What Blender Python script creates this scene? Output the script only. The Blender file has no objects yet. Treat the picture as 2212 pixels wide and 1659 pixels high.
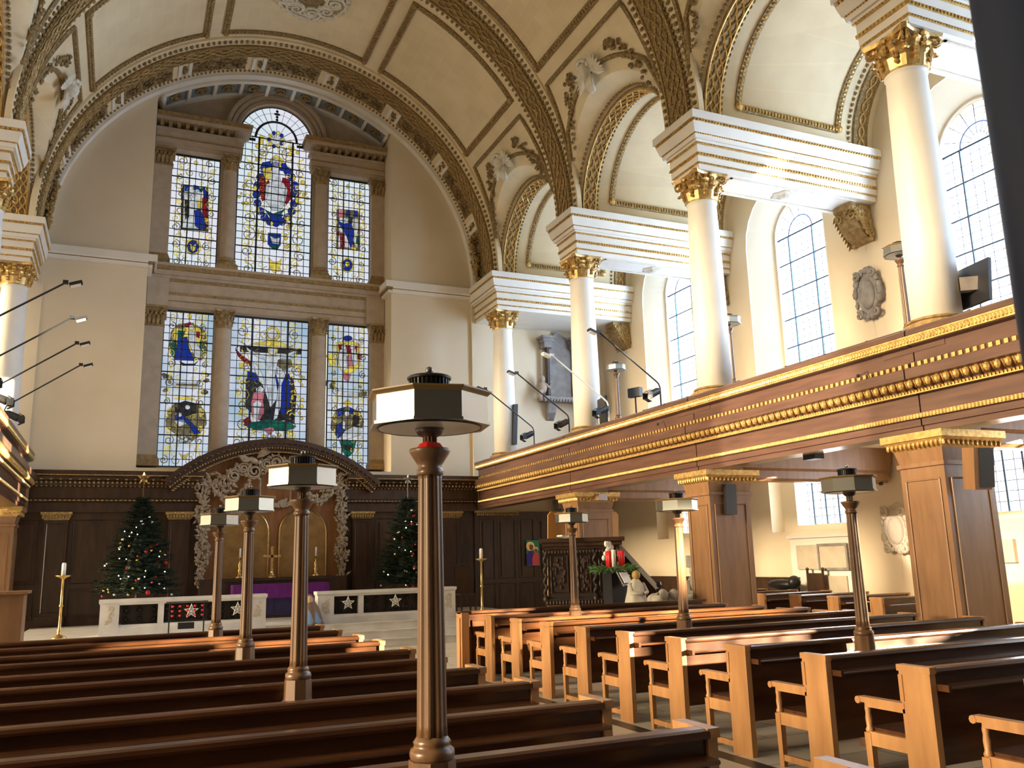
import bpy, math, random
from math import sin, cos, pi, sqrt, atan2, hypot
from mathutils import Vector, Matrix
random.seed(7)
S = bpy.context.scene
COL = S.collection
PI = math.pi
# ------------------------------------------------------------------ camera
FPX, YAW, PIT, ROL = 1879.0, .421, .201, -.027
EYE = Vector((0, 0, 1.76))
_f = Vector((sin(YAW)*cos(PIT), cos(YAW)*cos(PIT), sin(PIT)))
_r = Vector((cos(YAW), -sin(YAW), 0)); _u = _r.cross(_f)
CR = cos(ROL)*_r + sin(ROL)*_u; CU = -sin(ROL)*_r + cos(ROL)*_u
cd = bpy.data.cameras.new('camera'); cam = bpy.data.objects.new('camera', cd); COL.objects.link(cam)
cd.sensor_width = 36; cd.lens = 36*FPX/2212; cd.dof.use_dof = True; cd.dof.focus_distance = 10; cd.dof.aperture_fstop = 8; cd.clip_start = .05; cd.clip_end = 300
cam.matrix_world = Matrix(((CR.x, CU.x, -_f.x, EYE.x), (CR.y, CU.y, -_f.y, EYE.y), (CR.z, CU.z, -_f.z, EYE.z), (0, 0, 0, 1)))
S.camera = cam
# ------------------------------------------------------------------ view, world, lights
S.view_settings.view_transform = 'Standard'; S.view_settings.look = 'None'
S.view_settings.exposure = 0.55; S.view_settings.gamma = 1; S.view_settings.use_curve_mapping = False
W = bpy.data.worlds.new('world'); S.world = W; W.use_nodes = True
bg = W.node_tree.nodes['Background']; bg.inputs[0].default_value = (1, .85, .60, 1); bg.inputs[1].default_value = 1.05

def sun(name, d, strength, col, ang):
    l = bpy.data.lights.new(name, 'SUN'); l.energy = strength; l.color = col; l.angle = math.radians(ang)
    o = bpy.data.objects.new(name, l); COL.objects.link(o)
    o.rotation_euler = Vector(d).to_track_quat('-Z', 'Y').to_euler(); return o
# direct winter sun through the south windows
SUN_S = sun('sun_south', (-1, .70, -.2), 55, (1, .86, .62), .6)
# sunlight thrown back by the sunlit facades across the street on the north side
SUN_N = sun('sunlit_facades_north', (.97, .0, -.22), 5.4, (1, .78, .50), 16)
SP = bpy.data.lights.new('reflected_beam', 'SPOT'); SP.energy = 60000; SP.color = (1, .86, .70); SP.spot_size = math.radians(6.2); SP.spot_blend = .25; SP.shadow_soft_size = .1
SPO = bpy.data.objects.new('reflected_beam', SP); COL.objects.link(SPO); SPO.location = (-24, 6, 9.5); SPO.rotation_euler = (Vector((10, 11.3, 3.75))-SPO.location).to_track_quat('-Z', 'Y').to_euler()

def area(name, loc, size, d, power, col):
    l = bpy.data.lights.new(name, 'AREA'); l.shape = 'RECTANGLE'; l.size, l.size_y = size; l.energy = power; l.color = col
    o = bpy.data.objects.new(name, l); COL.objects.link(o); o.location = loc
    o.rotation_euler = Vector(d).to_track_quat('-Z', 'Y').to_euler(); return o
for k, yc in enumerate((16.515, 11.25, 5.985, .72)):      # daylight entering by each south window
    area('daylight_upper_window', (15.9, yc, 7.9), (1.6, 5.4), (-1, 0, -.05), 560, (.42, .66, 1))
    area('daylight_lower_window', (15.9, yc, 3.2), (1.6, 1.4), (-1, 0, -.1), 110, (.78, .88, 1))
area('daylight_upper_window', (15.9, 21.78, 7.9), (1.6, 5.4), (-1, 0, -.05), 560, (.42, .66, 1))

SQ = area('pew_strip_fill', (5.2, -6.9, 9.4), (3.7, .5), Vector((7.3, 11.2, .93))-Vector((5.2, -6.9, 9.4)), 125, (1, .80, .52)); SQ.data.spread = math.radians(2.6)  # added narrow fill behind the camera, brightening the front right pews

# ------------------------------------------------------------------ helpers
def at(u, v, X=None, Y=None, Z=None):
    d = _f*FPX + CR*(u-1106) + CU*(829.5-v)
    if X is not None: t = (X-EYE.x)/d.x
    elif Y is not None: t = (Y-EYE.y)/d.y
    else: t = (Z-EYE.z)/d.z
    return EYE + d*t

class MB:
    def __init__(s): s.v = []; s.f = []
    def add(s, vs, fs):
        n = len(s.v); s.v += [tuple(p) for p in vs]; s.f += [tuple(n+i for i in f) for f in fs]; return s
    def box(s, x0, x1, y0, y1, z0, z1):
        return s.frus(x0, x1, y0, y1, z0, x0, x1, y0, y1, z1)
    def frus(s, x0, x1, y0, y1, z0, a0, a1, b0, b1, z1):
        return s.add([(x0,y0,z0),(x1,y0,z0),(x1,y1,z0),(x0,y1,z0),(a0,b0,z1),(a1,b0,z1),(a1,b1,z1),(a0,b1,z1)],
            [(3,2,1,0),(4,5,6,7),(0,1,5,4),(1,2,6,5),(2,3,7,6),(3,0,4,7)])
    def obox(s, c, sx, sy, sz, rz=0, rx=0, ry=0):
        m = Matrix.Translation(c) @ Matrix.Rotation(rz, 4, 'Z') @ Matrix.Rotation(ry, 4, 'Y') @ Matrix.Rotation(rx, 4, 'X')
        return s.add([m @ Vector((i*sx/2, j*sy/2, k*sz/2)) for k in (-1,1) for i,j in ((-1,-1),(1,-1),(1,1),(-1,1))],
            [(3,2,1,0),(4,5,6,7),(0,1,5,4),(1,2,6,5),(2,3,7,6),(3,0,4,7)])
    def beam(s, p, q, w, h):
        p, q = Vector(p), Vector(q); d = (q-p); L = d.length; d.normalize()
        a = d.cross(Vector((0,0,1)));
        if a.length < 1e-4: a = Vector((1,0,0))
        a.normalize(); b = a.cross(d)
        vs = [p+a*i*w/2+b*j*h/2 for i,j in ((-1,-1),(1,-1),(1,1),(-1,1))]
        vs += [x+d*L for x in vs]
        return s.add(vs, [(3,2,1,0),(4,5,6,7),(0,1,5,4),(1,2,6,5),(2,3,7,6),(3,0,4,7)])
    def tube(s, pts, r, n=6, closed=False, cap=True):
        pts = [Vector(p) for p in pts]; m = len(pts); rs = r if isinstance(r, (list, tuple)) else [r]*m
        base = len(s.v); up = None
        for i, p in enumerate(pts):
            if closed: t = pts[(i+1) % m]-pts[i-1]
            else: t = pts[min(i+1, m-1)]-pts[max(i-1, 0)]
            if t.length < 1e-9: t = Vector((0,0,1))
            t.normalize()
            if up is None:
                up = Vector((0,0,1)) if abs(t.z) < .9 else Vector((1,0,0))
            a = t.cross(up)
            if a.length < 1e-5: a = t.cross(Vector((.3,1,.2)))
            a.normalize(); b = a.cross(t); up = b
            for k in range(n):
                q = p + (a*cos(2*PI*k/n)+b*sin(2*PI*k/n))*rs[i]; s.v.append(tuple(q))
        for i in range(m if closed else m-1):
            j = (i+1) % m
            for k in range(n):
                l = (k+1) % n; s.f.append((base+i*n+k, base+i*n+l, base+j*n+l, base+j*n+k))
        if cap and not closed:
            s.f.append(tuple(base+k for k in range(n-1, -1, -1))); s.f.append(tuple(base+(m-1)*n+k for k in range(n)))
        return s
    def lathe(s, c, prof, n=20, rot=0, lob=None):
        cx, cy, cz = c; base = len(s.v)
        for r, z in prof:
            for k in range(n):
                a = rot+2*PI*k/n; rr = r*(lob(a) if lob else 1)
                s.v.append((cx+rr*cos(a), cy+rr*sin(a), cz+z))
        for i in range(len(prof)-1):
            for k in range(n):
                l = (k+1) % n; s.f.append((base+i*n+k, base+i*n+l, base+(i+1)*n+l, base+(i+1)*n+k))
        s.f.append(tuple(base+k for k in range(n-1, -1, -1))); e = base+(len(prof)-1)*n
        s.f.append(tuple(e+k for k in range(n))); return s
    def blob(s, c, rx, ry=None, rz=None, n=6, m=4, rot=None):
        ry = rx if ry is None else ry; rz = rx if rz is None else rz; c = Vector(c); base = len(s.v)
        def T(v):
            v = Vector(v)
            if rot: v = rot @ v
            return tuple(c+v)
        s.v.append(T((0,0,-rz)))
        for i in range(1, m):
            p = -PI/2+PI*i/m
            for k in range(n):
                a = 2*PI*k/n; s.v.append(T((rx*cos(p)*cos(a), ry*cos(p)*sin(a), rz*sin(p))))
        s.v.append(T((0,0,rz))); top = len(s.v)-1
        for k in range(n):
            l = (k+1) % n; s.f.append((base, base+1+l, base+1+k)); e = base+1+(m-2)*n; s.f.append((top, e+k, e+l))
        for i in range(m-2):
            for k in range(n):
                l = (k+1) % n; b = base+1+i*n; s.f.append((b+k, b+l, b+n+l, b+n+k))
        return s
    def leaf(s, c, d, nrm, L, w):       # folded leaf with a raised rib
        c = Vector(c); d = Vector(d).normalized(); nrm = Vector(nrm).normalized(); a = d.cross(nrm)
        if a.length < 1e-5: a = Vector((1,0,0))
        a.normalize()
        return s.add([c, c+d*L*.45+a*w*.5, c+d*L+nrm*w*.25, c+d*L*.45-a*w*.5, c+d*L*.45+nrm*w*.45], [(0,1,4),(1,2,4),(2,3,4),(3,0,4),(0,3,2,1)])
    def extr(s, poly, fn0, fn1):        # polygon extruded between two placements
        n = len(poly); return s.add([fn0(*p) for p in poly]+[fn1(*p) for p in poly],
            [tuple(range(n-1, -1, -1)), tuple(range(n, 2*n))]+[(i, (i+1) % n, n+(i+1) % n, n+i) for i in range(n)])
    def sweep(s, prof, fn, ts, closed=False):   # closed profile loop swept through fn(t, p, q)
        base = len(s.v); n = len(prof)
        for t in ts:
            for p in prof: s.v.append(tuple(fn(t, *p)))
        m = len(ts)
        for i in range(m if closed else m-1):
            j = (i+1) % m
            for k in range(n):
                l = (k+1) % n; s.f.append((base+i*n+k, base+j*n+k, base+j*n+l, base+i*n+l))
        if not closed:
            s.f.append(tuple(base+k for k in range(n))); s.f.append(tuple(base+(m-1)*n+k for k in range(n-1, -1, -1)))
        return s

def obj(name, mb, mat, parent=None, smooth=False, label=None):
    me = bpy.data.meshes.new(name); me.from_pydata(mb.v, [], mb.f); me.update()
    if smooth: me.polygons.foreach_set('use_smooth', [True]*len(me.polygons))
    me.materials.append(mat); o = bpy.data.objects.new(name, me); COL.objects.link(o)
    if parent:
        o.parent = parent
        if parent.type == 'EMPTY' and not parent.get('_z'): o.location = -Vector(parent.location)
    if label: o['label'] = label
    return o
def tag(o, label, cat, group=None):
    o['label'] = label; o['category'] = cat
    if group: o['group'] = group
    return o
def thing(name, loc, label, cat, group=None):
    o = bpy.data.objects.new(name, None); COL.objects.link(o); o.location = loc; o.empty_display_size = .1
    return tag(o, label, cat, group)
def struct(o): o['kind'] = 'structure'; return o
def dup(o, dx=(0,0,0), label=None, group=None):
    def cp(x, par):
        c = x.copy(); COL.objects.link(c)
        if par: c.parent = par
        for ch in list(x.children): cp(ch, c)
        return c
    r = cp(o, None); r.location = Vector(o.location)+Vector(dx)
    if label: r['label'] = label
    if group: r['group'] = group
    return r
def lin(a, b, n): return [a+(b-a)*i/n for i in range(n+1)]

# ------------------------------------------------------------------ materials
def mat(name, col, rough=.6, metal=0, noise=None, bump=None, col2=None, spec=None, stretch=None, emis=None, vor=None):
    m = bpy.data.materials.new(name); m.use_nodes = True; nt = m.node_tree; N = nt.nodes; L = nt.links
    b = N['Principled BSDF']; b.inputs['Base Color'].default_value = (*col, 1); b.inputs['Roughness'].default_value = rough
    b.inputs['Metallic'].default_value = metal
    if spec is not None: b.inputs['Specular IOR Level'].default_value = spec
    tc = N.new('ShaderNodeNewGeometry')
    mp = N.new('ShaderNodeMapping'); L.new(tc.outputs['Position'], mp.inputs[0])
    if stretch: mp.inputs['Scale'].default_value = stretch
    if col2 is not None:
        if vor: t = N.new('ShaderNodeTexVoronoi'); t.inputs['Scale'].default_value = vor; out = t.outputs['Distance']
        else:
            t = N.new('ShaderNodeTexNoise'); t.inputs['Scale'].default_value = noise or 3; t.inputs['Detail'].default_value = 6; out = t.outputs[0]
        L.new(mp.outputs[0], t.inputs['Vector'])
        r = N.new('ShaderNodeValToRGB'); r.color_ramp.elements[0].position = .3 if not vor else .05; r.color_ramp.elements[1].position = .7 if not vor else .55
        c0, c1 = (col2, col) if not vor else (col, col2)
        r.color_ramp.elements[0].color = (*c0, 1); r.color_ramp.elements[1].color = (*c1, 1)
        L.new(out, r.inputs[0]); L.new(r.outputs[0], b.inputs['Base Color'])
    if bump:
        sc, st = bump; t2 = N.new('ShaderNodeTexVoronoi' if vor else 'ShaderNodeTexNoise'); t2.inputs['Scale'].default_value = sc
        L.new(mp.outputs[0], t2.inputs['Vector']); bp = N.new('ShaderNodeBump'); bp.inputs['Strength'].default_value = st; bp.inputs['Distance'].default_value = .02
        if vor: bp.invert = True
        L.new(t2.outputs['Distance'] if vor else t2.outputs[0], bp.inputs['Height']); L.new(bp.outputs[0], b.inputs['Normal'])
    if emis: b.inputs['Emission Color'].default_value = (*emis[0], 1); b.inputs['Emission Strength'].default_value = emis[1]
    return m
M = {}
M['vault'] = mat('vault_plaster', (.85,.72,.47), .8, col2=(.77,.63,.40), noise=1.2)
def blocks(m, k=.93):
    nt = m.node_tree; N = nt.nodes; L = nt.links; b = N['Principled BSDF']; g = N.new('ShaderNodeNewGeometry'); sp = N.new('ShaderNodeSeparateXYZ'); L.new(g.outputs['Position'], sp.inputs[0])
    def mt(op, a, c=None):
        n = N.new('ShaderNodeMath'); n.operation = op
        for i, v in enumerate((a, c)):
            if v is None: continue
            if isinstance(v, (int, float)): n.inputs[i].default_value = v
            else: L.new(v, n.inputs[i])
        return n.outputs[0]
    an = mt('MULTIPLY', mt('ARCTAN2', mt('SUBTRACT', sp.outputs[2], 10.62), mt('SUBTRACT', sp.outputs[0], 3.9)), 6.4)
    cb = N.new('ShaderNodeCombineXYZ'); L.new(sp.outputs[1], cb.inputs[0]); L.new(an, cb.inputs[1])
    br = N.new('ShaderNodeTexBrick'); br.inputs['Scale'].default_value = 1; br.inputs['Brick Width'].default_value = .62; br.inputs['Row Height'].default_value = .34; br.inputs['Mortar Size'].default_value = .012
    br.inputs['Color1'].default_value = (1, 1, 1, 1); br.inputs['Color2'].default_value = (k, k, k, 1); br.inputs['Mortar'].default_value = (1.0, 1.0, .98, 1); L.new(cb.outputs[0], br.inputs['Vector'])
    mx = N.new('ShaderNodeMix'); mx.data_type = 'RGBA'; mx.blend_type = 'MULTIPLY'; mx.inputs[0].default_value = 1
    src = b.inputs['Base Color'].links[0].from_socket; L.new(src, mx.inputs[6]); L.new(br.outputs[0], mx.inputs[7]); L.new(mx.outputs[2], b.inputs['Base Color'])
blocks(M['vault'])
M['wall'] = mat('wall_plaster', (.80,.69,.51), .85, col2=(.74,.62,.44), noise=.7)
M['white'] = mat('white_paint', (.86,.82,.74), .5, col2=(.80,.76,.68), noise=2)
M['stone'] = mat('window_stone', (.52,.42,.31), .8, col2=(.43,.34,.25), noise=4)
M['stonegold'] = mat('worn_gilt_stone', (.44,.30,.12), .6, .15, col2=(.22,.145,.07), noise=9, bump=(18, .5))
M['gilt'] = mat('gilt', (.82,.56,.21), .36, .6, col2=(.45,.28,.09), noise=14)
M['giltc'] = mat('carved_old_gilt', (.66,.46,.17), .5, .25, col2=(.34,.22,.08), vor=22, bump=(22, .6))
M['giltd'] = mat('dull_gilt', (.50,.35,.15), .6, .15, col2=(.24,.16,.065), vor=16, bump=(16, .6))
M['wood'] = mat('reredos_oak', (.066,.031,.015), .42, col2=(.033,.016,.008), noise=3, stretch=(3,3,.6))
M['gal'] = mat('gallery_mahogany', (.125,.064,.043), .28, col2=(.078,.039,.027), noise=2.5, stretch=(2,.5,6))
M['pew'] = mat('pew_oak_shaded', (.105,.04,.014), .24, col2=(.055,.02,.008), noise=2.2, stretch=(.8,5,5))  # shade of the west-facing backs is put into this oak colour
M['pewe'] = mat('pew_oak_lit', (.52,.275,.11), .42, col2=(.38,.185,.07), noise=2.2, stretch=(6,5,.8))  # same oak, with the light on the bench ends put into its colour
M['pier'] = mat('pier_oak', (.31,.165,.078), .4, col2=(.22,.115,.052), noise=2.2, stretch=(5,5,.7))
M['lampwood'] = mat('lamp_oak', (.20,.108,.052), .33, col2=(.11,.057,.027), noise=4, stretch=(6,6,.5))
M['marble'] = mat('marble', (.80,.78,.74), .35, col2=(.62,.60,.57), noise=2.5)
M['black'] = mat('black_metal', (.015,.015,.017), .4)
M['grille'] = mat('dark_bronze', (.03,.022,.016), .4, .4)
M['brass'] = mat('brass', (.62,.43,.16), .3, .9, col2=(.40,.27,.10), noise=12)
M['steel'] = mat('brushed_metal_panel', (.30,.30,.265), .3, .72)
M['glassw'] = mat('frosted_glass', (.55,.58,.52), .25, 0)
M['lime'] = mat('carved_limewood', (.44,.36,.26), .7, col2=(.30,.23,.16), noise=14)
M['plaster'] = mat('ornament_plaster', (.82,.78,.66), .7, col2=(.66,.60,.46), noise=9)
M['greystone'] = mat('monument_stone', (.33,.30,.28), .6, col2=(.20,.175,.16), noise=5)
M['tan'] = mat('pale_tablet_stone', (.60,.52,.40), .6, col2=(.50,.43,.32), noise=4)
M['red'] = mat('red_wax', (.70,.02,.02), .35)
M['candle'] = mat('white_wax', (.88,.86,.80), .4)
M['purple'] = mat('purple_cloth', (.16,.012,.22), .8, col2=(.12,.008,.17), noise=5)
M['fir'] = mat('fir_needles', (.014,.036,.016), .7, col2=(.006,.016,.008), noise=6)
M['carpet'] = mat('floor_stone', (.62,.57,.48), .5, col2=(.52,.47,.39), noise=1.5)
M['dark'] = mat('shadow_gap', (.01,.007,.005), .9)
M['leadw'] = mat('window_lead', (.03,.04,.05), .6)
M['bars'] = mat('window_bars', (.04,.07,.15), .6)  # blue tint puts the glare of the bright panes into the bar colour
M['navy'] = mat('near_post_paint', (.012,.03,.085), .5)
def emit(name, col, st, col2=None, noise=1.0, see=0):
    m = bpy.data.materials.new(name); m.use_nodes = True; nt = m.node_tree; N = nt.nodes; L = nt.links
    N.remove(N['Principled BSDF']); out = N['Material Output']; e = N.new('ShaderNodeEmission'); e.inputs[0].default_value = (*col, 1); e.inputs[1].default_value = st
    if col2:
        g = N.new('ShaderNodeNewGeometry'); t = N.new('ShaderNodeTexNoise'); t.inputs['Scale'].default_value = noise; L.new(g.outputs['Position'], t.inputs['Vector'])
        r = N.new('ShaderNodeValToRGB'); r.color_ramp.elements[0].position = .35; r.color_ramp.elements[1].position = .65
        r.color_ramp.elements[0].color = (*col2, 1); r.color_ramp.elements[1].color = (*col, 1); L.new(t.outputs[0], r.inputs[0]); L.new(r.outputs[0], e.inputs[0])
    if see:
        t = N.new('ShaderNodeBsdfTransparent'); t.inputs[0].default_value = (see, see, see, 1); a = N.new('ShaderNodeAddShader')
        L.new(e.outputs[0], a.inputs[0]); L.new(t.outputs[0], a.inputs[1]); L.new(a.outputs[0], out.inputs[0])
    else: L.new(e.outputs[0], out.inputs[0])
    return m
M['pane'] = emit('daylit_clear_glass', (.88,.94,1), 1.0, see=.92)
M['pale'] = emit('daylit_pale_glass', (.72,.84,.92), .62, col2=(.84,.83,.93), noise=.55)
M['pale_low'] = emit('daylit_bluish_glass', (.40,.54,.68), .62, col2=(.72,.76,.88), noise=.8)
M['blue'] = emit('daylit_blue_glass', (.008,.02,.26), .8, col2=(.015,.03,.12), noise=6)
M['ruby'] = emit('daylit_ruby_glass', (.22,.01,.02), .8, col2=(.10,.008,.012), noise=6)
M['green'] = emit('daylit_green_glass', (.01,.11,.07), .8, col2=(.006,.05,.04), noise=6)
M['yellow'] = emit('daylit_yellow_glass', (.70,.55,.08), .75, col2=(.36,.30,.08), noise=7)
M['wglass'] = emit('daylit_white_glass', (.66,.69,.72), .62, col2=(.40,.43,.46), noise=7)
M['darkg'] = emit('daylit_dark_glass', (.02,.02,.025), .5, col2=(.05,.045,.04), noise=8)
M['pink'] = emit('daylit_rose_glass', (.50,.16,.20), .7, col2=(.3,.09,.12), noise=6)
M['olive'] = emit('daylit_brown_glass', (.22,.18,.10), .6, col2=(.10,.08,.05), noise=8)

# ================================================================== SETTING
XC, ZC, RV = 3.9, 10.62, 6.45
YCOL = [24.41, 19.15, 13.88, 8.62, 3.35, -1.9, -7.2]
BAYC = [21.78, 16.515, 11.25, 5.985, .72, -4.55]
def mir(x, s): return x if s > 0 else 2*XC-x

# floor with large slabs
def floor_mat():
    m = mat('floor_slabs', (.66,.61,.52), .42); nt = m.node_tree; N = nt.nodes; L = nt.links; b = N['Principled BSDF']
    g = N.new('ShaderNodeNewGeometry'); br = N.new('ShaderNodeTexBrick'); br.inputs['Scale'].default_value = .55
    br.inputs['Color1'].default_value = (.68,.64,.57,1); br.inputs['Color2'].default_value = (.60,.56,.49,1); br.inputs['Mortar'].default_value = (.38,.35,.31,1)
    br.inputs['Mortar Size'].default_value = .008; L.new(g.outputs['Position'], br.inputs['Vector']); L.new(br.outputs[0], b.inputs['Base Color']); return m
M['floor'] = floor_mat()
b = MB().box(-8, 16.2, -8, 28, -.2, 0); struct(obj('floor', b, M['floor']))
# dark border strip along the aisle edges
b = MB().box(4.98, 5.14, -4, 18.6, 0, .004).box(2.74, 2.88, -4, 18.6, 0, .004); struct(obj('trim_1', b, mat('slate_border', (.05,.048,.045), .4)))
# sanctuary platform with steps
b = MB().box(-1.9, 9.7, 19.9, 24.68, 0, .48).box(-1.9, 9.7, 19.55, 19.9, 0, .32).box(-1.9, 9.7, 19.2, 19.55, 0, .16)
b.box(-1.9, 9.7, 19.86, 19.9, .48, .5).box(-1.9, 9.7, 19.51, 19.55, .32, .34).box(-1.9, 9.7, 19.16, 19.2, .16, .18)
tag(obj('sanctuary_step', b, M['marble']), 'broad pale marble sanctuary steps rising to the altar rails', 'steps')

# ---- nave barrel vault with openings over the galleries
b = MB(); NT = 64
def thlow(y):
    for c in BAYC:
        if abs(y-c) < 2.4: return math.asin(sqrt(2.4**2-(y-c)**2)/RV)
    return 0.0
ys = []
for c in BAYC:
    ys += [c+2.4*sin(t) for t in lin(-PI/2, PI/2, 28)]
ys += [25.9, 24.41, -7.6, -1.9]; ys = sorted(set(round(y, 4) for y in ys))
g0 = len(b.v)
for y in ys:
    t0 = thlow(y)
    for t in lin(t0, PI-t0, NT): b.v.append((XC+RV*cos(t), y, ZC+RV*sin(t)))
for i in range(len(ys)-1):
    for k in range(NT): p = i*(NT+1)+k; b.f.append((p, p+1, p+NT+2, p+NT+1))
struct(obj('ceiling', b, M['vault'], smooth=True))

# ---- cross barrels over the galleries, splayed where they meet the nave
for s in (1, -1):
    b = MB()
    for c in BAYC:
        base = len(b.v); n = 28; rings = [None, (10.47, 2.15), (15.3, 2.15)]
        for rg in rings:
            for t in lin(0, PI, n):
                if rg is None:
                    z = 2.4*sin(t); x = XC+sqrt(RV**2-z*z); r = 2.4
                else: x, r = rg
                b.v.append((mir(x, s), c+r*cos(t), ZC+r*sin(t)))
        for i in range(2):
            for k in range(n): p = base+i*(n+1)+k; b.f.append((p, p+1, p+n+2, p+n+1))
    # flat soffit strips between the barrels, over each entablature
    o = struct(obj('ceiling', b, M['vault'], smooth=True))

# ---- outer south wall with its window openings
def wall_strip(b, y0, y1, z0, z1, x0=15.15, x1=16.1): b.box(x0, x1, y0, y1, z0, z1)
def arch_wall(b, c, hw, z0, zs, ztop, x0, x1, half, seg=12, flat=1.0):
    """wall from c-half to c+half between z0 and ztop with an arched opening"""
    b.box(x0, x1, c-half, c-hw, z0, ztop); b.box(x0, x1, c+hw, c+half, z0, ztop)
    for i in range(seg):
        t0, t1 = PI*i/seg, PI*(i+1)/seg
        ya, yb = c+hw*cos(t0), c+hw*cos(t1); za, zb = zs+hw*flat*sin(t0), zs+hw*flat*sin(t1)
        b.add([(x0,ya,za),(x1,ya,za),(x1,yb,zb),(x0,yb,zb),(x0,ya,ztop),(x1,ya,ztop),(x1,yb,ztop),(x0,yb,ztop)],
            [(0,1,2,3),(7,6,5,4),(0,4,5,1),(2,6,7,3),(0,3,7,4),(1,5,6,2)])
b = MB()
for c in BAYC[1:5]+BAYC[:1]:
    arch_wall(b, c, 1.45, 5.55, 9.95, 13.4, 15.15, 15.2, 2.635)          # wide splayed reveal
    arch_wall(b, c, .86, 5.55, 10.02, 13.4, 15.72, 15.95, 2.635)
    A = [(c-1.45, 5.55)]+[(c-1.45*cos(t), 9.95+1.45*sin(t)) for t in lin(0, PI, 20)]+[(c+1.45, 5.55)]; B = [(c-.9, 5.55)]+[(c-.9*cos(t), 10.02+.9*sin(t)) for t in lin(0, PI, 20)]+[(c+.9, 5.55)]
    for q in range(len(A)-1): b.add([(15.18, *A[q]), (15.18, *A[q+1]), (15.74, *B[q+1]), (15.74, *B[q])], [(0, 1, 2, 3)])
    b.box(15.15, 15.95, c-2.635, c+2.635, 4.3, 5.55)
    arch_wall(b, c, 1.35, 2.3, 3.75, 4.3, 15.15, 15.55, 2.635, flat=.3)
    arch_wall(b, c, .84, 2.45, 3.9, 4.3, 15.55, 15.95, 2.635, flat=.25)
    b.box(15.15, 15.95, c-2.635, c+2.635, 0, 2.3); b.box(15.55, 15.95, c-2.635, c+2.635, 2.3, 2.45)
b.box(15.15, 15.95, 24.41, 27.2, 0, 14); b.box(15.15, 15.95, -8, 27.2, 13.4, 14); b.box(15.15, 15.95, -8, -1.9, 0, 13.4)
struct(obj('wall_south', b, M['wall']))
# ---- west wall behind the camera, lower north boundary
b = MB().box(-8, 16, -8, -7.6, 0, 18); struct(obj('wall_west', b, M['wood']))
# unseen building added across the south street to block sun from eastern windows
b = MB().box(27, 34, 3.2, 45, -1, 17)
for i in range(12):
    for k in range(4): b.box(26.9, 27, 4.5+i*3.2, 5.9+i*3.2, 2+k*3.8, 4.2+k*3.8)
tag(obj('sun_blocking_building', b, M['tan']), 'unseen pale stone building added across the street to block low sun', 'building')
b = MB().box(-7.6, -7.2, -7.9, 2.5, 0, 14); struct(obj('wall_north', b, M['wall']))
# ---- east wall: tympanum, piers beside the window recess, aisle ends
WY, GY = 25.9, 27.05
RX0, RX1 = .25, 7.45
b = MB(); hi = 17.6
def seg_wall(b, xa, xb, y0, y1, zlo, n=10):
    for i in range(n):
        a, c = xa+(xb-xa)*i/n, xa+(xb-xa)*(i+1)/n
        b.box(a, c, y0, y1, zlo, hi)
seg_wall(b, -3.2, RX0, WY, GY+.4, 3.5); seg_wall(b, RX1, 10.9, WY, GY+.4, 3.5)
b.box(-7.5, -3.2, WY, GY+.4, 0, 14); b.box(10.9, 16, WY, GY+.4, 0, 14)
b.box(-3.2, 10.9, 25.6, GY+.4, 0, 3.5); b.box(RX0, RX1, WY, GY+.4, 3.5, 4.55)
for i in range(24):          # masonry above the arched recess
    x0 = RX0+(RX1-RX0)*i/24; x1 = RX0+(RX1-RX0)*(i+1)/24
    za = ZC+sqrt(max(0, 6.32**2-(x0-XC)**2)); zb = ZC+sqrt(max(0, 6.32**2-(x1-XC)**2))
    b.add([(x0,WY,za),(x1,WY,zb),(x1,GY+.4,zb+.2),(x0,GY+.4,za+.2),(x0,WY,hi+.6),(x1,WY,hi+.6),(x1,GY+.4,hi+.6),(x0,GY+.4,hi+.6)],
        [(0,3,2,1),(4,5,6,7),(0,1,5,4),(1,2,6,5),(2,3,7,6),(3,0,4,7)])
struct(obj('wall_east', b, M['wall']))
# stone backing of the great window with six lights cut out
LIGHTS = [(.76,2.2,10.78,14.47,0),(2.72,5.08,10.78,15.48,1),(5.6,7.04,10.78,14.47,0),(.78,2.22,4.7,9.42,0),(2.7,5.08,4.7,9.42,0),(5.68,7.04,4.7,9.42,0)]
b = MB(); y0, y1 = GY-.02, GY+.35
b.box(RX0,.77,y0,y1,4.5,17.7); b.box(7.04,RX1,y0,y1,4.5,17.7); b.box(2.2,2.72,y0,y1,4.5,15.3); b.box(5.08,5.64,y0,y1,4.5,15.3)
b.box(RX0,RX1,y0,y1,9.42,10.78); b.box(.76,2.72,y0,y1,14.47,15.48); b.box(5.08,7.04,y0,y1,14.47,15.48); b.box(RX0,RX1,y0,y1,4.4,4.7)
b.box(.76,2.72,y0,y1,15.48,17.7); b.box(5.08,7.04,y0,y1,15.48,17.7)
for i in range(16):
    t0, t1 = PI*i/16, PI*(i+1)/16; r = 1.18; xa, xb = XC+r*cos(t0), XC+r*cos(t1); za, zb = 15.46+r*sin(t0), 15.46+r*sin(t1)
    b.add([(xa,y0,za),(xb,y0,zb),(xb,y1,zb),(xa,y1,za),(xa,y0,17.7),(xb,y0,17.7),(xb,y1,17.7),(xa,y1,17.7)],[(0,3,2,1),(4,5,6,7),(0,1,5,4),(1,2,6,5),(2,3,7,6),(3,0,4,7)])
struct(obj('wall_east', b, M['stone']))

# ================================================================== WINDOWS
wn = [0]
def window_root(loc):
    wn[0] += 1; o = bpy.data.objects.new('window_%d' % wn[0], None); COL.objects.link(o); o.location = loc; o['kind'] = 'structure'; return o
def rect_arch(c, hw, z0, zs, n=14, flat=1.0):
    return [(c-hw, z0), (c+hw, z0)]+[(c+hw*cos(PI*i/n), zs+hw*flat*sin(PI*i/n)) for i in range(n+1)]
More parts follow.
